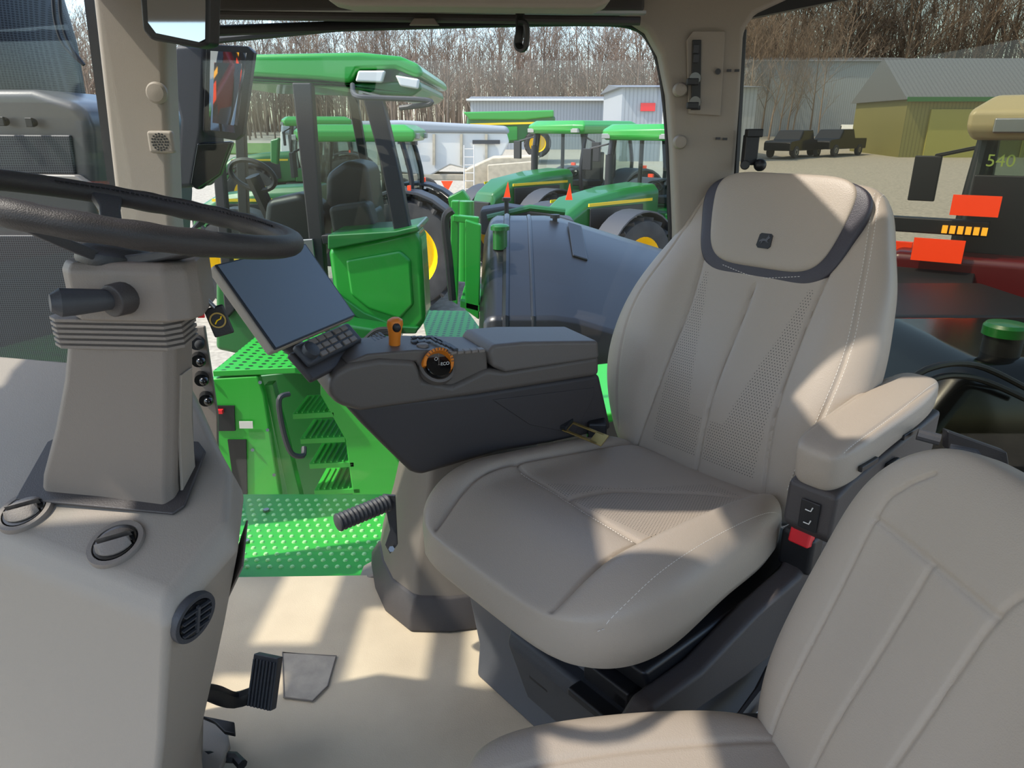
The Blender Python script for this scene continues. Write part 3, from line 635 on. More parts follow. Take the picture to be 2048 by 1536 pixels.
mk('bracket_plate',prism([W(1895,862,y=1.3),W(2015,905,y=1.25),W(2022,950,y=1.25),W(1990,960,y=1.25),W(1895,900,y=1.3)],(0,.02,0)),mBlk,hb_,bev=.003)
mk('cable_connector',tube([W(1835,868,y=1.35),W(1880,880,y=1.33)],.012,10),mDkG,hb_)
mk('cable_loop',tube([W(1900,895,y=1.25),W(1950,905,y=1.23),W(1975,940,y=1.2)],.008,8),mDkG,hb_)
mk('bracket_post',tube([W(1930,890,y=1.3),V((.9,1.32,0))],.015,8),mBlk,hb_)

# =====================================================  PILLAR FITTINGS
def knob(u,v,y,r,lab):
    p=W(u,v,y=y); t=thing('pillar_plug',p,lab,'plug'); mk('plug_cap',lathe([(r,0),(r,.01),(r*.8,.016),(r*.2,.018)],p,(0,-1,0),24),mPlasL,t); return t
knob(316,186,1.925,.026,'round beige plug cap on the window pillar'); knob(403,888,1.915,.024,'round beige plug cap low on the pillar')
knob(1359,180,1.965,.018,'round beige grab plug on the rear pillar'); knob(1359,284,1.965,.018,'round beige grab plug on the rear pillar')
s_=thing('pillar_speaker',W(325,284,y=1.93),'small square beige speaker grille on the window pillar','speaker')
c=W(324,284,y=1.92)
mk('speaker_body',box(c,(.066,.02,.055)),mPlasL,s_,bev=.008)
mk('speaker_grille',J(*[cyl(c+V((math.cos(t)*r,-.009,math.sin(t)*r)),c+V((math.cos(t)*r,-.012,math.sin(t)*r)),.0022,n=8) for r,k in ((0,1),(.007,6),(.014,12),(.020,16)) for t in [2*math.pi*i/k for i in range(k)]]),mBlk,s_,kind='stuff')
sw_=thing('switch_panel',W(1410,150,y=1.97),'beige pillar panel with black switches and power sockets','switch panel')
mk('panel_plate',prism([W(1385,62,y=1.965),W(1450,62,y=1.965),W(1440,232,y=1.965),W(1376,228,y=1.965),W(1372,80,y=1.965)],(0,-.006,0)),mPlasL,sw_,bev=.004)
mk('switch_frame',prism([W(1384,80,y=1.955),W(1402,80,y=1.955),W(1400,220,y=1.955),W(1381,220,y=1.955)],(0,-.006,0)),mBlk,sw_,bev=.002)
for v_ in (98,117): mk('rocker_switch',box(W(1392,v_,y=1.944),(.014,.006,.020)),mDkG,sw_,bev=.002)
for v_ in (158,205):
    p=W(1390,v_,y=1.955); mk('power_socket',cyl(p,p+V((-.006,-.025,0)),.016,.014),mBlkG,sw_)
    mk('socket_tab',box(p+V((-.012,-.028,-.008)),(.03,.012,.016)),mBlk,sw_,bev=.003)
mk('panel_button',cyl(W(1436,143,y=1.96),W(1436,143,y=1.95),.007),mDkG,sw_)
for u_,v_ in ((1458,141),(1474,141),(1436,277),(1450,278)): mk('indicator_icon',box(W(u_,v_,y=1.962),(.011,.004,.006)),mDkG,sw_)
ck=thing('coat_hook',W(1502,300,y=1.95),'black plastic coat hook and latch on the rear pillar','hook')
mk('hook_body',J(box(W(1500,300,y=1.95),(.035,.03,.075)),box(W(1508,266,y=1.94),(.04,.03,.02)),ball(W(1520,330,y=1.92),.016,10),cyl(W(1490,330,y=1.95),W(1490,330,y=1.91),.012)),mBlk,ck,bev=.003)
sk=thing('socket_panel',W(400,740,y=1.88),'row of black power sockets and caps on the pillar','power sockets')
mk('socket_plate',prism([W(365,655,y=1.93),W(412,650,y=1.93),W(438,825,y=1.93),W(440,990,y=1.93),W(380,990,y=1.93)],(0,-.012,0)),mPlas,sk,bev=.004)
for u,v in ((395,682),(398,716),(404,754),(413,794)):
    p=W(u,v,y=1.92); mk('socket',J(cyl(p,p+V((.01,-.03,0)),.020,.018),ball(p+V((.02,-.035,.0)),.013,8)),mBlkG if v>700 else mRub,sk)
sh=thing('sunshade_roller',W(850,42,y=1.9),'dark roller sunshade bar along the window header','sunshade')
mk('roller_bar',tube([W(418,30,y=1.88),W(1280,42,y=1.88)],.010,10),mPlasD,sh)
mk('roller_rail',box((W(418,22,y=1.9)+W(1290,30,y=1.9))/2,((W(1290,30,y=1.9)-W(418,22,y=1.9)).length,.03,.006)),mSteel,sh)
mk('pull_tab',prism([W(818,50,y=1.86),W(828,36,y=1.86),W(868,36,y=1.86),W(878,50,y=1.86)],(0,.015,0)),mPlas,sh,bev=.002)
hk=thing('garment_hook',W(1043,70,y=1.8),'black hanging hook below the header','hook')
mk('hook_body',tube(smooth_path([W(1040,10,y=1.84),W(1040,60,y=1.82),W(1036,88,y=1.82),W(1043,97,y=1.81),W(1052,90,y=1.80),W(1052,50,y=1.80),W(1036,44,y=1.8)],5),.007,8,el=1.5),mBlk,hk)
im=thing('interior_mirror',W(345,45,y=1.3),'black framed rear-view mirror hanging from the headliner','mirror')
mk('mirror_housing',prism([W(277,-20,y=1.3),W(283,60,y=1.3),W(300,80,y=1.3),W(395,96,y=1.3),W(416,90,y=1.3),W(418,-20,y=1.3)],(.01,.03,0)),mBlk,im,bev=.006)
mk('mirror_glass',prism([W(293,-20,y=1.294),W(296,45,y=1.294),W(312,66,y=1.294),W(398,84,y=1.294),W(410,78,y=1.294),W(411,-20,y=1.294)],(0,.004,0)),mMirror,im)

# =====================================================  OWN TRACTOR OUTSIDE
pl=thing('tractor_platform',(-.5,2.3,-.05),'bright green steel platform with raised anti-slip dimples','platform')
mk('deck_plate',prism([V((-1.45,1.95,-.06)),V((.3,1.99,-.06)),V((.3,2.56,-.06)),V((-1.25,2.56,-.06)),V((-1.45,2.35,-.06))],(0,0,.02)),mGrnL,pl,bev=.004)
gs=[]
for i in range(42):
    for j in range(13):
        x=-1.35+i*.038+(.019 if j%2 else 0); y=2.05+j*.038
        gs.append(lathe([(.009,0),(.006,.005),(.002,.006)],(x,y,-.04),(0,0,1),8))
mk('deck_dimples',J(*gs),M('pale_green','#a4e092',.4),pl,kind='stuff',fix=False)
for y_ in (2.2,2.42): mk('deck_bolt',cyl((-.95,y_,-.04),(-.95,y_,-.03),.012,n=6),mSteel,pl)
mk('warning_label',box((-.42,2.2,-.038),(.07,.06,.002)),mYel,pl)
ec=thing('engine_cowling',(-1.9,2.5,-.2),'black engine side cowling with mesh grille and exhaust guard','engine cowling')
y0=2.2
cw_=[W(-260,178,y=y0),W(60,178,y=y0),W(150,205,y=y0),W(180,240,y=y0),W(195,420,y=y0),W(190,700,y=y0),W(150,900,y=y0),W(150,1150,y=y0),W(-260,1150,y=y0)]
mk('cowl_body',prism(cw_,(0,.7,0)),M('cowl_plastic','#4c4b4a',.35,bump=.1),ec,bev=.04)
mk('cowl_mesh_panel',prism([W(-200,268,y=y0-.01),W(140,270,y=y0-.01),W(150,350,y=y0-.01),W(-200,345,y=y0-.01)],(0,.02,0)),mMesh,ec,bev=.006)
mk('cowl_shelf',prism([W(-200,345,y=y0-.03),W(150,350,y=y0-.03),W(178,372,y=y0-.03),W(-200,368,y=y0-.03)],(0,.05,0)),M('satin_grey','#8b857e',.4),ec,bev=.006)
mk('lower_mesh',prism([W(-200,470,y=y0-.012),W(185,470,y=y0-.012),W(182,700,y=y0-.012),W(140,880,y=y0-.012),W(-200,900,y=y0-.012)],(0,.02,0)),mMesh,ec,bev=.006)
mk('exhaust_guard',lathe([(.24,-.35),(.25,.1),(.22,.4),(.17,.55),(.05,.6)],W(-10,150,y=2.5),(0.0,0,1),36),mMesh,ec)
for u,v in ((12,243),(68,245)):
    p=W(u,v,y=y0-.01); mk('cowl_clip',J(cyl(p,p+V((0,-.02,0)),.012),box(p+V((0,-.02,0)),(.02,.01,.025))),mBlk,ec,bev=.002)
for a,b in ((105,128),(118,140)):
    mk('antenna_cable',tube(smooth_path([W(a,-20,y=2.25),W(a+5,40,y=2.25),W(b,90,y=2.25),W(168,130,y=2.25)],8),.005,6),mBlk,label='looping black antenna cable outside the windshield',cat='cable',group='antenna cables')
om=thing('side_mirror',W(440,190,y=2.4),'large black exterior side mirror with lower convex mirror','mirror')
mk('mirror_housing',prism([W(345,90,y=2.35),W(412,86,y=2.35),W(405,260,y=2.35),W(385,375,y=2.35),W(350,378,y=2.35),W(358,240,y=2.35),W(345,185,y=2.35)],(.03,.12,0)),mDkG,om,bev=.015)
mk('mirror_frame',prism([W(412,88,y=2.32),W(495,92,y=2.42),W(508,104,y=2.42),W(485,270,y=2.42),W(470,281,y=2.42),W(418,272,y=2.32),W(405,262,y=2.32)],(0,.03,0)),mBlk,om,bev=.004)
mk('mirror_glass',prism([W(422,102,y=2.31),W(494,106,y=2.41),W(474,266,y=2.41),W(418,260,y=2.31)],(0,-.004,0)),mMirror,om)
mk('convex_mirror',prism([W(392,285,y=2.34),W(466,282,y=2.42),W(440,350,y=2.42),W(395,382,y=2.34),W(378,370,y=2.34)],(0,.03,0)),mBlkG,om,bev=.01)
mk('mirror_arm',tube([W(370,100,y=2.38),W(360,20,y=2.3),W(420,80,y=2.3),W(640,58,y=2.25),W(760,45,y=2.2)],.012,8),mDkG,om)

# =====================================================  WHEELS / TRACTORS
def wheel(c,ax,R_,w,par,rimmat,lugs=20,name='wheel'):
    c=V(c);ax=V(ax).normalized(); r=R_*.62
    prof=[(r,-w*.42),(R_*.8,-w*.5),(R_*.93,-w*.46),(R_*.96,-w*.3),(R_*.96,w*.3),(R_*.93,w*.46),(R_*.8,w*.5),(r,w*.42)]
    g_=[lathe(prof,c,ax,40,False)]
    e1,e2=axes(ax)
    for i in range(lugs):
        for sd in (-1,1):
            t=2*math.pi*(i+(.5 if sd>0 else 0))/lugs; rd=e1*math.cos(t)+e2*math.sin(t); tg=ax.cross(rd)
            p=c+rd*(R_*.965)+ax*(sd*w*.24); dv=(ax*sd*.8-tg*.6).normalized(); m_=basis(p,dv,rd).to_3x3()
            g_.append(box(p,(w*.55,R_*.08,R_*.055),m_))
    ty=mk(name,J(*g_),mTyre,par)
    mk('rim',lathe([(r,-w*.42),(r*.92,-w*.25),(r*.85,0),(r*.5,w*.05),(r*.3,w*.14),(r*.28,w*.28),(r*.05,w*.30)],c,ax,32,False),rimmat,ty)
    mk('rim',lathe([(r,w*.42),(r*.93,w*.3),(r*.8,w*.02),(r*.5,w*.06)],c,ax,32,False),rimmat,ty)
    return ty
def arc_fender(cx,cz,y0,y1,R_,a0,a1,th,n=10):
    o=[];
    for k in range(n+1):
        a=rad(a0+(a1-a0)*k/n); o.append((cx+R_*math.cos(a),cz+R_*math.sin(a)))
    i=[(cx+(x-cx)*(1-th/R_),cz+(z-cz)*(1-th/R_)) for x,z in o]
    rings=[[V((o[k][0],y0,o[k][1])),V((o[k][0],y1,o[k][1])),V((i[k][0],y1,i[k][1])),V((i[k][0],y0,i[k][1]))] for k in range(n+1)]
    return loft(rings)
def tractor(name,label,body,rim,roofm,fend,group=None):
    t=thing(name,(0,0,0),label,'tractor',group=group)
    def sect(x,hw,z0,z1): return [V((x,-hw,z0)),V((x,hw,z0)),V((x,hw,z1-.12)),V((x,hw*.75,z1)),V((x,-hw*.75,z1)),V((x,-hw,z1-.12))]
    mk('hood',loft([sect(.45,.46,1.2,2.12),sect(1.3,.44,1.15,2.08),sect(2.3,.40,1.1,1.95),sect(2.75,.34,1.05,1.7),sect(2.85,.28,1.1,1.45)]),body,t,bev=.05)
    for s in (-.44,.44):
        mk('hood_grille',box((1.6,s,1.55),(1.4,.03,.5)),mBlk,t,bev=.02)
        mk('hood_stripe',box((1.5,s*1.02,1.86),(1.7,.02,.05)),mYel,t)
    mk('nose_grille',box((2.82,0,1.35),(.08,.5,.35)),mBlk,t,bev=.02)
    mk('chassis',J(box((.6,0,.95),(3.8,.45,.5)),box((-1.15,0,.95),(.5,1.3,.4)),box((1.75,0,.75),(.3,1.4,.25)),box((.1,-.4,.95),(1.3,.8,.45)),box((.1,.4,.95),(1.3,.8,.45))),mBlk,t,bev=.03)
    mk('cab_base',loft([[V((-1.2,-.7,1.2)),V((.45,-.7,1.2)),V((.45,.7,1.2)),V((-1.2,.7,1.2))],[V((-1.25,-.75,1.65)),V((.4,-.72,1.6)),V((.4,.72,1.6)),V((-1.25,.75,1.65))]]),body,t,bev=.04)
    posts=[[(-1.2,s*.74,1.6),(-1.3,s*.74,2.2),(-1.15,s*.72,2.9)] for s in (-1,1)]+[[(.42,s*.7,1.5),(.5,s*.7,2.1),(.38,s*.72,2.9)] for s in (-1,1)]+[[(-.5,s*.78,1.6),(-.55,s*.80,2.2),(-.5,s*.76,2.9)] for s in (-1,1)]
    for p in posts: mk('cab_post',tube(smooth_path(p,4),.045,8),mBlk,t)
    mk('cab_glass',loft([[V((-1.24,-.74,1.62)),V((.42,-.70,1.55)),V((.42,.70,1.55)),V((-1.24,.74,1.62))],[V((-1.28,-.76,2.2)),V((.48,-.74,2.1)),V((.48,.74,2.1)),V((-1.28,.76,2.2))],[V((-1.15,-.72,2.88)),V((.38,-.72,2.88)),V((.38,.72,2.88)),V((-1.15,.72,2.88))]]),mGlassC,t,smooth=False)
    rp_=((-1.4,-.85),(.6,-.85),(.72,-.6),(.72,.6),(.6,.85),(-1.4,.85))
    mk('roof',loft([[V((x*.96-.01,y*.95,2.86)) for x,y in rp_],[V((x,y,2.93)) for x,y in rp_],[V((x,y,3.04)) for x,y in rp_],[V((x*.85-.03,y*.85,3.14)) for x,y in rp_]]),roofm,t,bev=.03)
    for p in ((-1.41,-.6,2.95),(-1.41,.6,2.95),(.68,-.66,2.93),(.68,.66,2.93)): mk('work_light',box(p,(.08,.2,.09)),mSteel,t,bev=.01)
    mk('cab_seat',J(box((-.55,0,1.75),(.5,.5,.15)),box((-.82,0,2.1),(.14,.48,.7))),mBlk,t,bev=.03)
    mk('cab_steering',J(tube([(.1,0,1.6),(0,0,2.0)],.04,8),tube([(.0+.02*math.cos(a),.2*math.cos(a),2.02+.1*math.sin(a)) for a in [2*math.pi*i/16 for i in range(16)]],.02,6,True)),mBlk,t)
    for s in (-1,1):
        wheel((-1.15,s*1.0,.98),(0,s,0),.98,.55,t,rim,22); wheel((1.75,s*.95,.84),(0,s,0),.84,.5,t,rim,20)
        mk('rear_fender',arc_fender(-1.15,.98,s*.62,s*1.25,1.12,25,160,.05),fend,t,bev=.01)
        mk('front_fender',arc_fender(1.75,.84,s*.75,s*1.2,.95,40,150,.03),mDkG,t,bev=.005)
        mk('mirror',J(tube([(.45,s*.75,2.8),(.6,s*1.15,2.7)],.02,6),box((.6,s*1.2,2.5),(.06,.22,.4))),mBlk,t,bev=.02)
        mk('warning_light',box((-1.3,s*1.1,2.12),(.05,.12,.08)),mOrRef,t)
    mk('exhaust_stack',J(cyl((.62,-.62,1.5),(.62,-.62,2.6),.08),cyl((.62,-.62,2.6),(.55,-.62,3.0),.05)),mBlk,t)
    return t
def gz(y): return GZ+max(0,y-12)*.029
gt=tractor('tractor','green row-crop tractor with yellow wheels parked on gravel',mGrnD,mYel,mGrn,mDkG,'parked green tractors')
gt.location=(2.72,14.0,gz(14.0)) ; gt.rotation_euler=(0,0,math.pi+rad(42))
dup(gt,(1.40,17.3,gz(17.3)),math.pi+rad(44))
dup(gt,(-3.05,13.6,gz(13.6)),math.pi,label='green tractor with yellow wheel standing behind a larger cab tractor')
dup(gt,(-6.5,24,gz(24)),math.pi+rad(10),label='green tractor far across the gravel yard')
rt=tractor('tractor','dark red tractor with cream cab roof and orange reflectors',mRed,mRed,mCream,mBlk)
rt.location=(4.75,6.0,GZ); rt.rotation_euler=(0,0,rad(56)); rt.scale=(1.06,1.06,1.06)
WO[rt.name]=V((0,0,0))
def rp(name,g_,mat,**k): return mk(name,g_,mat,rt,**k)
rp('reflector_flag',box((-1.6,.70,2.46),(.02,.27,.13)),mOrRef); rp('reflector_flag',box((-1.62,.86,2.16),(.02,.30,.15)),mOrRef)
rp('marker_arm',box((-1.52,1.1,2.31),(.10,1.0,.10)),mBlk,bev=.01); rp('marker_tip',box((-1.54,1.62,2.31),(.05,.12,.05)),mOrRef)
for i in range(6): rp('amber_beacon',box((-1.6,.62+i*.045,2.30),(.02,.032,.05)),mAmber)
rp('rear_body_panel',box((-1.35,.2,1.85),(.4,1.9,.55)),mRed,bev=.06)
rp('rear_grille',box((-1.33,0,2.28),(.02,1.5,.72)),mBlk,bev=.01)
rp('rear_screen',box((-1.30,0,2.72),(.01,1.5,.28)),mGlassC)
text('540',.11,basis((-1.36,.62,2.73),(0,-1,0),(0,0,1)),M('decal_green','#8a9f45',.5),rt,'number_lettering')
dk=thing('chemical_tank',(1.9,2.9,-1.7),'black molded tank with green screw cap beside the cab','tank')
mk('tank_body',loft([[V((x,y,z)) for x,y in ((1.5,2.5),(3.4,2.5),(3.4,3.6),(1.5,3.6))] for z in (-1.7,.2)]+[[V((x,y,.5)) for x,y in ((1.75,2.6),(3.3,2.6),(3.3,3.4),(1.75,3.4))]]),mBlkG,dk,bev=.1,seg=5)
c=W(2012,655,y=2.75); mk('tank_cap',lathe([(.08,0),(.08,.035),(.07,.048),(.02,.052)],c-V((0,0,.03)),(0,0,1),24),mGrnD,dk)
mk('cap_neck',cyl(V((c.x,c.y,.3)),c,.07),mBlk,dk)
mk('machine_block',J(box((2.35,4.2,-.25),(1.6,1.0,1.3)),box((1.75,4.0,.10),(.5,.6,.7))),mBlk,dk,bev=.08)
for i in range(2):
    mk('hydraulic_hose',tube(smooth_path([W(1780+i*20,800+i*25,y=2.3),W(1850+i*12,740+i*20,y=2.4),W(1950,730+i*26,y=2.5),W(2060,780+i*22,y=2.5)],6),.012,8),mBlk,label='black hydraulic hose outside the tinted window',cat='hose',group='black hydraulic hoses')

# =====================================================  NEIGHBOUR TRACTOR (large cab)
nt_=thing('cab_tractor',(-1.2,4.6,GZ),'large bright green tractor cab with black posts, steps and rear fender','tractor')
def PY(pts,y,dy): return prism([W(u,v,y=y) for u,v in pts],(0,dy,0))
mk('roof',PY([(395,150),(400,118),(505,108),(720,104),(800,112),(838,128),(849,150),(832,156),(790,138),(715,140),(700,166),(640,160),(505,152)],4.2,1.55),mGrn,nt_,bev=.03)
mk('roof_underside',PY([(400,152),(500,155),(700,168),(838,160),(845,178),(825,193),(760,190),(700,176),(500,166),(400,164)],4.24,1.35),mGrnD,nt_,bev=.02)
for q in ([(716,141),(770,141),(763,165),(710,163)],[(790,150),(838,158),(835,178),(800,172)]): mk('work_light',PY(q,4.17,.05),mWhite,nt_,bev=.01)
mk('roof_rail',tube(smooth_path([W(705,170,y=4.15),W(712,192,y=4.0),W(760,196,y=4.0),W(850,200,y=4.0),W(858,208,y=4.0),W(800,216,y=4.05)],5),.014,8),mDkG,nt_)
for q,y_,d_ in (([(583,165),(622,165),(640,420),(662,690),(640,700),(612,430)],4.2,.08),([(722,185),(764,195),(800,350),(820,460),(788,465),(762,330)],4.2,.10),([(640,470),(790,462),(790,478),(645,490)],4.2,.05),
   ([(465,160),(485,160),(495,420),(500,640),(485,640)],5.5,.06),([(690,170),(710,170),(750,420),(740,440)],5.6,.06),([(410,160),(430,160),(470,620),(450,640)],4.2,.06)):
    mk('cab_post',PY(q,y_,d_),mBlk,nt_,bev=.01)
mk('cab_glass',PY([(430,165),(585,166),(765,195),(815,460),(660,680),(470,620)],4.28,.01),mGlassC,nt_,smooth=False)
mk('cab_seat',J(PY([(650,350),(690,320),(735,330),(750,440),(690,455),(650,440)],4.9,.45),PY([(655,430),(740,420),(750,475),(665,480)],4.7,.5)),mBlk,nt_,bev=.05)
mk('cab_steering',J(tube([W(505+45*math.cos(a),350+28*math.sin(a)+12*math.cos(a),y=4.8) for a in [2*math.pi*i/24 for i in range(24)]],.018,6,True),tube([W(505,352,y=4.8),W(560,470,y=4.9)],.05,8)),mBlk,nt_)
mk('cab_dashboard',PY([(530,400),(600,385),(650,420),(640,520),(560,560),(520,500)],4.7,.3),mBlk,nt_,bev=.05)
mk('door_handle',PY([(600,480),(625,478),(630,520),(606,522)],4.18,.03),mSteel,nt_,bev=.005)
mk('cab_console',PY([(655,415),(735,405),(750,455),(665,470)],4.5,.2),mPlasD,nt_,bev=.03)
mk('cab_side_mirror',PY([(540,280),(558,275),(555,330),(540,325)],4.1,.04),mGrnD,nt_,bev=.01)
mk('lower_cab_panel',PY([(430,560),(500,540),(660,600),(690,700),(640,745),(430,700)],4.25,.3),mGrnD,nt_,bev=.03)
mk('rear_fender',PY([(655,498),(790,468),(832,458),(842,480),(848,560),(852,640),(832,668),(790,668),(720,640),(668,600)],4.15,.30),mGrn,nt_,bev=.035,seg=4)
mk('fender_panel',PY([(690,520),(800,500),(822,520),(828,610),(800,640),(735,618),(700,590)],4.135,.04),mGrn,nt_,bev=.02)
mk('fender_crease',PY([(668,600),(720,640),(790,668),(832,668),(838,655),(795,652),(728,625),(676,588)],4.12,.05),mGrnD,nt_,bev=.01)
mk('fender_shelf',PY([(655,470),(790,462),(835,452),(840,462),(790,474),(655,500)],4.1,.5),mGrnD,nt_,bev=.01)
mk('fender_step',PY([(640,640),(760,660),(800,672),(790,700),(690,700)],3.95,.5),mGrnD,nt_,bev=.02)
mk('step_platform',prism([W(425,742,y=3.35),W(590,735,y=3.35),W(640,742,y=3.5),W(640,742,y=3.5)+V((0,.8,0)),W(425,742,y=3.35)+V((0,.9,0))],(0,0,-.03)),mGrnPerf,nt_,bev=.004)
mk('side_panel',PY([(415,758),(515,752),(528,790),(560,990),(560,1100),(415,1100)],3.35,.05),mGrnL,nt_,bev=.01)
for q in ([(430,812),(468,812),(470,862),(432,862)],[(455,880),(492,880),(494,990),(470,990)]): mk('panel_pocket',PY(q,3.34,.02),mBlk,nt_)
mk('panel_label',PY([(478,843),(505,843),(506,857),(479,857)],3.335,.004),mWhite,nt_); mk('panel_fitting',box(W(440,823,y=3.33),(.03,.02,.02)),mRedB,nt_)
for u_,v_ in ((425,765),(520,765),(535,860),(548,950),(425,880),(505,900),(430,960)): mk('panel_bolt',cyl(W(u_,v_,y=3.345),W(u_,v_,y=3.335),.009,n=8),mSteel,nt_)
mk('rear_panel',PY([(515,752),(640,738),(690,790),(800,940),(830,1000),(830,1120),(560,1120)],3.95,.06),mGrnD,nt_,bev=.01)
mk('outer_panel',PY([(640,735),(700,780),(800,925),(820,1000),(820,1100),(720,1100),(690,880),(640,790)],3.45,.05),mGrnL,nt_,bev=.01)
for (a0_,b0_,v0) in ((585,668,822),(600,690,872),(618,708,922),(628,720,975)):
    A1_=W(a0_,v0+6,y=3.45);B1_=W(b0_,v0+2,y=3.45)
    mk('step_tread',J(prism([A1_,B1_,B1_+V((0,.28,0)),A1_+V((0,.28,0))],(0,0,-.03)),*[box((A1_.lerp(B1_,.1+.13*i))+V((0,.13,.003)),(.01,.25,.012)) for i in range(7)]),mGrnL,nt_,bev=.003)
mk('step_rail',PY([(528,770),(545,768),(600,990),(620,1090),(600,1090),(575,990)],3.4,.06),mGrn,nt_,bev=.005)
mk('grab_handle',tube(smooth_path([W(578,788,y=3.3),W(558,800,y=3.25),W(566,860,y=3.25),W(582,905,y=3.25),W(605,912,y=3.28),W(608,895,y=3.33)],5),.014,8),mDkG,nt_)
for i in range(4): mk('hose_coil',tube(smooth_path([W(730,690-i*4,y=3.9),W(755,668-i*3,y=3.9),W(790,672-i*3,y=3.9),W(800,700,y=3.9)],5),.012,6),mRub,nt_)
mk('understructure',box((-1.0,4.9,-.9),(2.0,1.2,1.3)),mBlk,nt_,bev=.05)
tk=thing('fuel_tank',(.4,3.7,-.5),'black molded fuel tank with green filler cap and green frame','tank')
def drop(x): return max(0,x-.25)*.30
def tsec(x,k=1.0,dz=0.0):
    zt=.86-drop(x)-dz; y_0,y_1=3.15,4.5
    pts=[(y_0,-.6),(y_0,zt-.46),(y_0+.06,zt-.33),(y_0+.60,zt-.12),(y_0+1.0,zt),(y_1-.08,zt),(y_1,zt-.08),(y_1,-.6)]
    cy=(y_0+y_1)/2
    return [V((x,cy+(a-cy)*k,b)) for a,b in pts]
xs=[(-.16,.90,.10),(-.13,.97,.02),(-.09,1.0,.0)]+[(.0+.1*i,1.0,.0) for i in range(11)]+[(1.08,.9,.1),(1.1,.8,.2)]
mTank=M('tank_plastic','#1c1c1d',.32,bump=.1)
mk('tank_body',loft([tsec(*q) for q in xs]),mTank,tk,bev=.022,seg=4)
for x,r_ in ((-.03,.020),(.10,.014)):
    z_=.86-drop(x); mk('tank_rib',tube([V((x,3.155,-.3)),V((x,3.155,z_-.47)),V((x,3.215,z_-.335)),V((x,3.75,z_-.125)),V((x,4.15,z_-.005)),V((x,4.35,z_))],r_,8),mTank,tk)
mk('tank_panel',prism([V((.2,3.146,.28)),V((.95,3.146,.08)),V((.95,3.146,-.3)),V((.2,3.146,-.3))],(0,.012,0)),mTank,tk,bev=.006)
mk('tank_top_ridge',prism([V((.32,3.75,.86-.12-drop(.32))),V((.40,3.75,.86-.12-drop(.40))),V((.40,4.15,.86-drop(.40)+.004)),V((.32,4.15,.86-drop(.32)+.004))],(0,0,.012)),mTank,tk,bev=.006)
c=W(1000,452,y=3.8); mk('filler_cap',lathe([(.038,-.10),(.038,.0),(.050,.0),(.050,.02),(.04,.028),(.01,.032)],c-V((0,0,.02)),(0,0,1),24),mGrnD,tk)
for u,v,y_ in ((1110,436,4.2),(1013,402,4.6)):
    c=W(u,v,y=y_); mk('valve_knob',J(cyl(c-V((0,0,.10)),c,.014),cyl(c,c+V((0,0,.02)),.028)),mBlk,tk)
for q,y_,d_ in (([(902,402),(918,402),(915,610),(900,600)],3.6,.06),([(930,440),(962,450),(958,640),(930,620)],3.5,.05),([(905,430),(958,435),(958,448),(905,444)],3.55,.05),([(920,600),(960,610),(960,625),(920,615)],3.5,.5)):
    mk('green_frame',PY(q,y_,d_),mGrn,tk,bev=.006)
mk('green_post',cyl(W(930,402,y=3.9),W(930,560,y=3.9),.05),mGrn,tk)
mk('hose',tube(smooth_path([W(905,420,y=3.5),W(890,440,y=3.5),W(898,520,y=3.5),W(905,600,y=3.5)],5),.02,8),mBlk,tk)
mk('valve_block',PY([(960,420),(1010,412),(1090,424),(1150,442),(1150,470),(960,470)],4.7,.25),mDkG,tk,bev=.02)
mk('hydraulic_arm',tube([W(975,436,y=4.65),W(1060,416,y=4.65),W(1130,424,y=4.65)],.022,8),mGrnD,tk)
mk('green_bracket',PY([(895,395),(925,380),(940,400),(935,420),(900,425)],4.3,.1),mGrn,tk,bev=.01)
ww=thing('walkway',(.0,3.2,-.2),'green perforated walkway plate beside the fuel tank','walkway')
mk('walkway_plate',prism([W(842,620,z=.05),W(935,622,z=.05),W(985,690,z=.05),W(858,690,z=.05)],(0,0,-.03)),mGrnPerf,ww)
mk('walkway_side',prism([W(858,690,z=.05),W(985,690,z=.05),W(985,720,z=.0),W(858,720,z=.0)],(0,.02,0)),mGrn,ww)
gf=mk('green_fender',loft([[V((x,y,.42-(x-.55)**2*.5+dz)) for y in (2.35,2.9)]+[V((x,y,.38-(x-.55)**2*.5+dz)) for y in (2.9,2.35)] for x,dz in [(-.35+i*.12,0) for i in range(16)]]),mGrnL,bev=.01,label='curved bright green fender just outside the side window',cat='fender')

# =====================================================  YARD
gv=[];gfc=[]; nx_=24
ys=[-3]+[2+ (i/28)**2*158 for i in range(29)]
for y in ys:
    for i in range(nx_): gv.append(V((-120+240*i/(nx_-1),y,gz(y))))
for j in range(len(ys)-1):
    for i in range(nx_-1): gfc.append((j*nx_+i,j*nx_+i+1,(j+1)*nx_+i+1,(j+1)*nx_+i))
mk('ground',(gv,gfc),mGravel,fix=False,label='pale gravel yard around the parked machines',kind='structure')
mk('grass_strip',prism([(-60,58,gz(58)+.03),(-14,57,gz(57)+.03),(-10,72,gz(72)+.03),(-60,74,gz(74)+.03)],(0,0,.1)),mGrass,label='strip of green grass at the edge of the gravel yard',cat='grass')
def building(name,label,x0,x1,y,dep,h,rh,wm,rm):
    z=gz(y)-.5; b=thing(name,((x0+x1)/2,y+dep/2,z),label,'building')
    mk('walls',prism([(x0,y,z),(x1,y,z),(x1,y+dep,z),(x0,y+dep,z)],(0,0,h+.5)),wm,b,smooth=False)
    mk('roof',loft([[V((x0-.3,y-.4,z+h+.5)),V((x0-.3,y+dep/2,z+h+rh+.5)),V((x0-.3,y+dep+.4,z+h+.5))],[V((x1+.3,y-.4,z+h+.5)),V((x1+.3,y+dep/2,z+h+rh+.5)),V((x1+.3,y+dep+.4,z+h+.5))]]),rm,b,smooth=False)
    return b
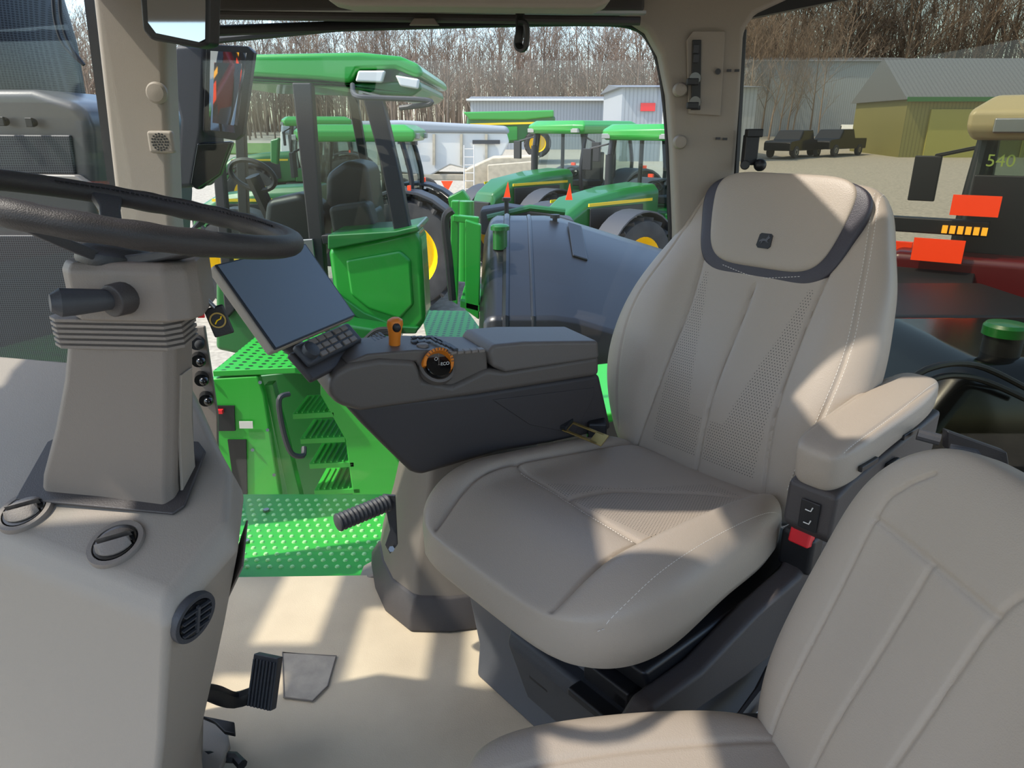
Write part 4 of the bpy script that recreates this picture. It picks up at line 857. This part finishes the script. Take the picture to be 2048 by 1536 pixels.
b1=building('metal_building','long light grey metal warehouse',-3.5,9.6,64,14,3.9,.6,mSide,mRoofG)
mk('gutter',box((3,63.5,gz(64)+3.95),(13.6,.15,.15)),mWhite,b1)
b1b=building('metal_building','taller light grey metal workshop building with a red sign',7.2,16,50,10,4.6,.4,mSide,mRoofG)
mk('building_sign',box((8.9,49.9,gz(50)+3.4),(.95,.1,.5)),mRedB,b1b); mk('garage_door',box((11,49.9,gz(50)+1.6),(2.2,.1,3.2)),mWhite,b1b)
b2=building('metal_building','wide grey metal barn behind parked pickup trucks',29,50,92,18,8.4,1.2,mSide,mRoofG)
b3=building('shop_building','olive green metal shop with a grey roof and garage doors',28,60,54,8,3.9,3.0,mOlive,mRoofG)
mDoor=M('yellow_green_door','#a09a50',.5)
for i in range(3): mk('garage_door',box((32+i*7,53.9,gz(54)+1.6),(4.6,.12,3.3)),mDoor,b3)
mk('green_fascia',box((44,53.5,gz(54)+3.9),(32.6,.15,.3)),mGrnD,b3)
def pickup(label,mat,loc,rz,grp='pickup trucks parked by the barn'):
    t=thing('pickup_truck',(0,0,0),label,'truck',group=grp)
    pr=[(-2.8,.5),(2.8,.5),(2.85,1.0),(2.7,1.15),(1.5,1.22),(.9,1.85),(-.7,1.88),(-.9,1.25),(-2.8,1.25)]
    mk('truck_body',loft([[V((x,y*(.92 if z>1.3 else 1),z)) for x,z in pr] for y in (-.98,.98)]),mat,t,bev=.06)
    for s in (-.985,.985):
        mk('side_window',prism([V((1.25,s,1.28)),V((.85,s*.95,1.75)),V((-.6,s*.95,1.78)),V((-.75,s,1.28))],(0,.01,0)),mBlkG,t,smooth=False)
        mk('tail_light',box((-2.81,s*.87,1.05),(.03,.15,.3)),mRedB,t)
    for x in (-1.8,1.85):
        for s in (-1,1): 
            w_=mk('wheel',lathe([(.2,-.12),(.4,-.12),(.42,0),(.4,.12),(.2,.12)],(x,s*.9,.42),(0,s,0),20),mTyre,t); mk('rim',lathe([(.2,.12),(.18,.13),(.02,.1)],(x,s*.9,.42),(0,s,0),16),mSteel,w_)
    t.location=loc; t.rotation_euler=(0,0,rz); return t
p1_=pickup('black crew-cab pickup truck on gravel',mBlkG,(20.4,54,gz(54)),rad(225))
dup(p1_,(24.2,56,gz(56)),rad(220)); pickup('white pickup truck beside the shop',mWhite,(31.5,70,gz(70)),rad(250))
cbn=thing('combine_harvester',(2,52,gz(52)),'large green combine harvester with yellow wheels','combine harvester')
y=48
mk('combine_body',PY([(935,226),(1095,222),(1112,235),(1105,262),(1085,272),(1040,285),(960,290),(930,270)],y,3.2),mGrnD,cbn,bev=.15)
mk('grain_tank',PY([(925,224),(1108,220),(1108,234),(1050,240),(940,240)],y-.2,3.4),mGrn,cbn,bev=.1)
mk('yellow_stripe',PY([(940,247),(1100,243),(1100,247),(940,251)],y-.3,.1),mYel,cbn)
mk('side_panels',PY([(985,254),(1035,252),(1035,280),(985,284)],y-.1,.1),mGrn,cbn,bev=.05)
for u_,r_ in ((1075,.85),(962,.95)):
    c=W(u_,287,y=y-.6); wheel(c,(0,-1,0),r_,.6,cbn,mYel,20)
tl_=thing('grain_trailer',(-2,27,gz(27)),'white grain hopper trailer with rolled grey tarp','trailer')
y=27
mk('hopper',PY([(560,262),(1010,256),(1018,285),(1005,310),(960,345),(900,330),(860,352),(800,345),(560,340)],y,2.0),mWhite,tl_,bev=.06)
mk('roll_tarp',PY([(560,246),(800,240),(1015,252),(1020,268),(800,266),(560,270)],y-.1,2.2),mTar,tl_,bev=.15)
for u in (600,650,700,755,810,865,920,970): mk('hopper_rib',PY([(u,268),(u+5,268),(u+5,330),(u,330)],y-.12,.1),mTan,tl_)
mk('trailer_chassis',PY([(560,345),(1020,350),(1020,362),(560,358)],y,1.8),mTan,tl_,bev=.03)
for q in ([(795,280),(835,282),(835,290),(795,288)],[(945,280),(1000,280),(1000,288),(945,288)]): mk('name_band',PY(q,y-.13,.02),mDkG,tl_)
for u in (800,850): wheel(W(u,385,y=y-.3),(0,-1,0),.55,.35,tl_,mWhite,0)
gcart=thing('grain_cart',(1,22,gz(22)),'dusty tan grain cart with ladder and hopper','grain cart')
y=23.5
mk('cart_hopper',PY([(930,340),(985,315),(1080,312),(1075,330),(1010,352),(975,395),(930,380)],y,1.6),mTan,gcart,bev=.05)
mk('cart_ladder',J(*[tube([W(u,290,y=y-.3),W(u,400,y=y-.3)],.02,6) for u in (928,948)],*[tube([W(928,v,y=y-.3),W(948,v,y=y-.3)],.015,6) for v in range(298,400,16)]),mWhite,gcart)
mk('cart_frame',PY([(800,392),(985,398),(985,412),(800,406)],y-.1,1.6),mTan,gcart,bev=.03)
mk('cart_chute',PY([(975,330),(1075,322),(1040,420),(975,430)],y-.4,.3),mTan,gcart,bev=.03)
mk('warning_triangle',PY([(882,362),(906,362),(894,385)],y-.5,.05),mOrRef,gcart)
wheel(W(960,425,y=y-.2),(0,-1,0),.6,.4,gcart,mTan,16)
for u,v in ((1013,368),(1137,372)):
    mk('warning_flag',prism([W(u-6,v+28,y=7),W(u+8,v+28,y=7),W(u+3,v-5,y=7)],(0,.02,0)),mOrRef,label='small orange warning marker standing among machines',cat='warning marker',group='orange warning markers')
def tree_mesh(seed,h=16):
    rnd=random.Random(seed); gs=[]
    def br(p,d,L,r,lvl):
        n=4 if lvl==0 else 3; pts=[p]; rr_=[r]; dd=d.copy()
        for i in range(n):
            dd=(dd+V((rnd.uniform(-1,1),rnd.uniform(-1,1),rnd.uniform(-.2,.6)))*(.06 if lvl==0 else .16)).normalized()
            pts.append(pts[-1]+dd*(L/n)); rr_.append(r*(1-.75*(i+1)/n))
        gs.append(tube(pts,rr_,5 if lvl==0 else 3))
        if lvl>=3: return
        k=(15,6,4)[lvl]
        for i in range(k):
            t=rnd.uniform(.2 if lvl==0 else .2,1); q=t*n; a=min(n-1,int(q)); pp=pts[a].lerp(pts[a+1],q-a)
            e1,e2=axes(dd); an=rnd.uniform(0,6.28); side=e1*math.cos(an)+e2*math.sin(an)
            nd=(dd*.75+side*rnd.uniform(.45,.9)+V((0,0,.25))).normalized()
            br(pp,nd,L*(.42 if lvl==0 else .55)*rnd.uniform(.7,1.15)*(1.15-.5*t),max(.02,r*(.36 if lvl==0 else .5)*(1.1-.5*t)),lvl+1)
    br(V((0,0,-.3)),V((0,0,1)),h,h*.010,0)
    return J(*gs)
tms=[]
for s in range(6):
    o=mk('tree',tree_mesh(s+1),mBark if s%2 else mBarkD,fix=False,smooth=False,origin=V((0,0,0)),label='tall bare leafless tree in the woodland edge',cat='tree',group='bare woodland trees'); tms.append(o)
rnd=random.Random(5)
spots=[]
for i in range(120):
    spots.append((-66+i*.85+rnd.uniform(-.6,.6),rnd.uniform(80,96),rnd.uniform(.58,.80)))
for i in range(80):
    spots.append((33+i*.95+rnd.uniform(-.8,.8),rnd.uniform(112,124),rnd.uniform(1.3,1.8)))
for i in range(90):
    spots.append((-74+i*1.3+rnd.uniform(-.5,.5),rnd.uniform(98,112),rnd.uniform(.72,.98)))
for i,(x,y,s) in enumerate(spots):
    o=tms[i] if i<6 else tms[i%6].copy()
    if i>=6: COL.objects.link(o)
    o.location=(x,y,gz(y)); o.rotation_euler=(0,0,rnd.uniform(0,6.28)); o.scale=(s*1.1,s*1.1,s)
gs=[]; rnd=random.Random(11)
for i in range(3600):
    right=i>2400
    if right: x=rnd.uniform(34,118); y=rnd.uniform(122,136); h=rnd.uniform(13,23)
    else: x=rnd.uniform(-82,48); y=rnd.uniform(106,122); h=rnd.uniform(7.5,12.5)
    b=V((x,y,gz(y)-.2)); tp=b+V((rnd.uniform(-.8,.8),rnd.uniform(-.5,.5),h)); r_=rnd.uniform(.05,.13)
    gs.append(tube([b,b.lerp(tp,.5)+V((rnd.uniform(-.3,.3),0,0)),tp],[r_,r_*.7,.02],3))
    for k in range(5):
        q=b.lerp(tp,rnd.uniform(.25,.9)); gs.append(tube([q,q+V((rnd.uniform(-1.6,1.6),rnd.uniform(-.6,.6),rnd.uniform(.7,2.2)))],[.045,.015],3))
mk('woodland_brush',J(*gs),mBark,smooth=False,fix=False,label='dense thicket of bare saplings and brush behind the trees',cat='brush',kind='stuff')
# =====================================================  LIGHT / CAMERA
w=bpy.data.worlds.new('world'); bpy.context.scene.world=w; w.use_nodes=True; N=w.node_tree.nodes; L=w.node_tree.links
sk_=N.new('ShaderNodeTexSky'); sk_.sky_type='NISHITA'; sk_.sun_disc=False; sk_.sun_elevation=rad(54); sk_.sun_rotation=rad(260); sk_.dust_density=1.5; sk_.altitude=100
bg=N['Background']; bg.inputs[1].default_value=.46; L.new(sk_.outputs[0],bg.inputs[0])
sun=bpy.data.lights.new('sun','SUN'); sun.energy=5.2; sun.angle=rad(1.0); sun.color=(1,.94,.85)
so=bpy.data.objects.new('sun',sun); COL.objects.link(so); so.rotation_euler=V((.727,.22,-1.0)).to_track_quat('-Z','Y').to_euler(); so.location=(-5,-2,10)
cam=bpy.data.cameras.new('camera'); co=bpy.data.objects.new('camera',cam); COL.objects.link(co); cam.sensor_width=36; cam.lens=FPX/2048*36; cam.clip_start=.02; cam.clip_end=600
co.location=(0,0,H); co.rotation_euler=(math.pi/2-PIT,0,0); bpy.context.scene.camera=co
bpy.context.scene.view_settings.view_transform='Standard'
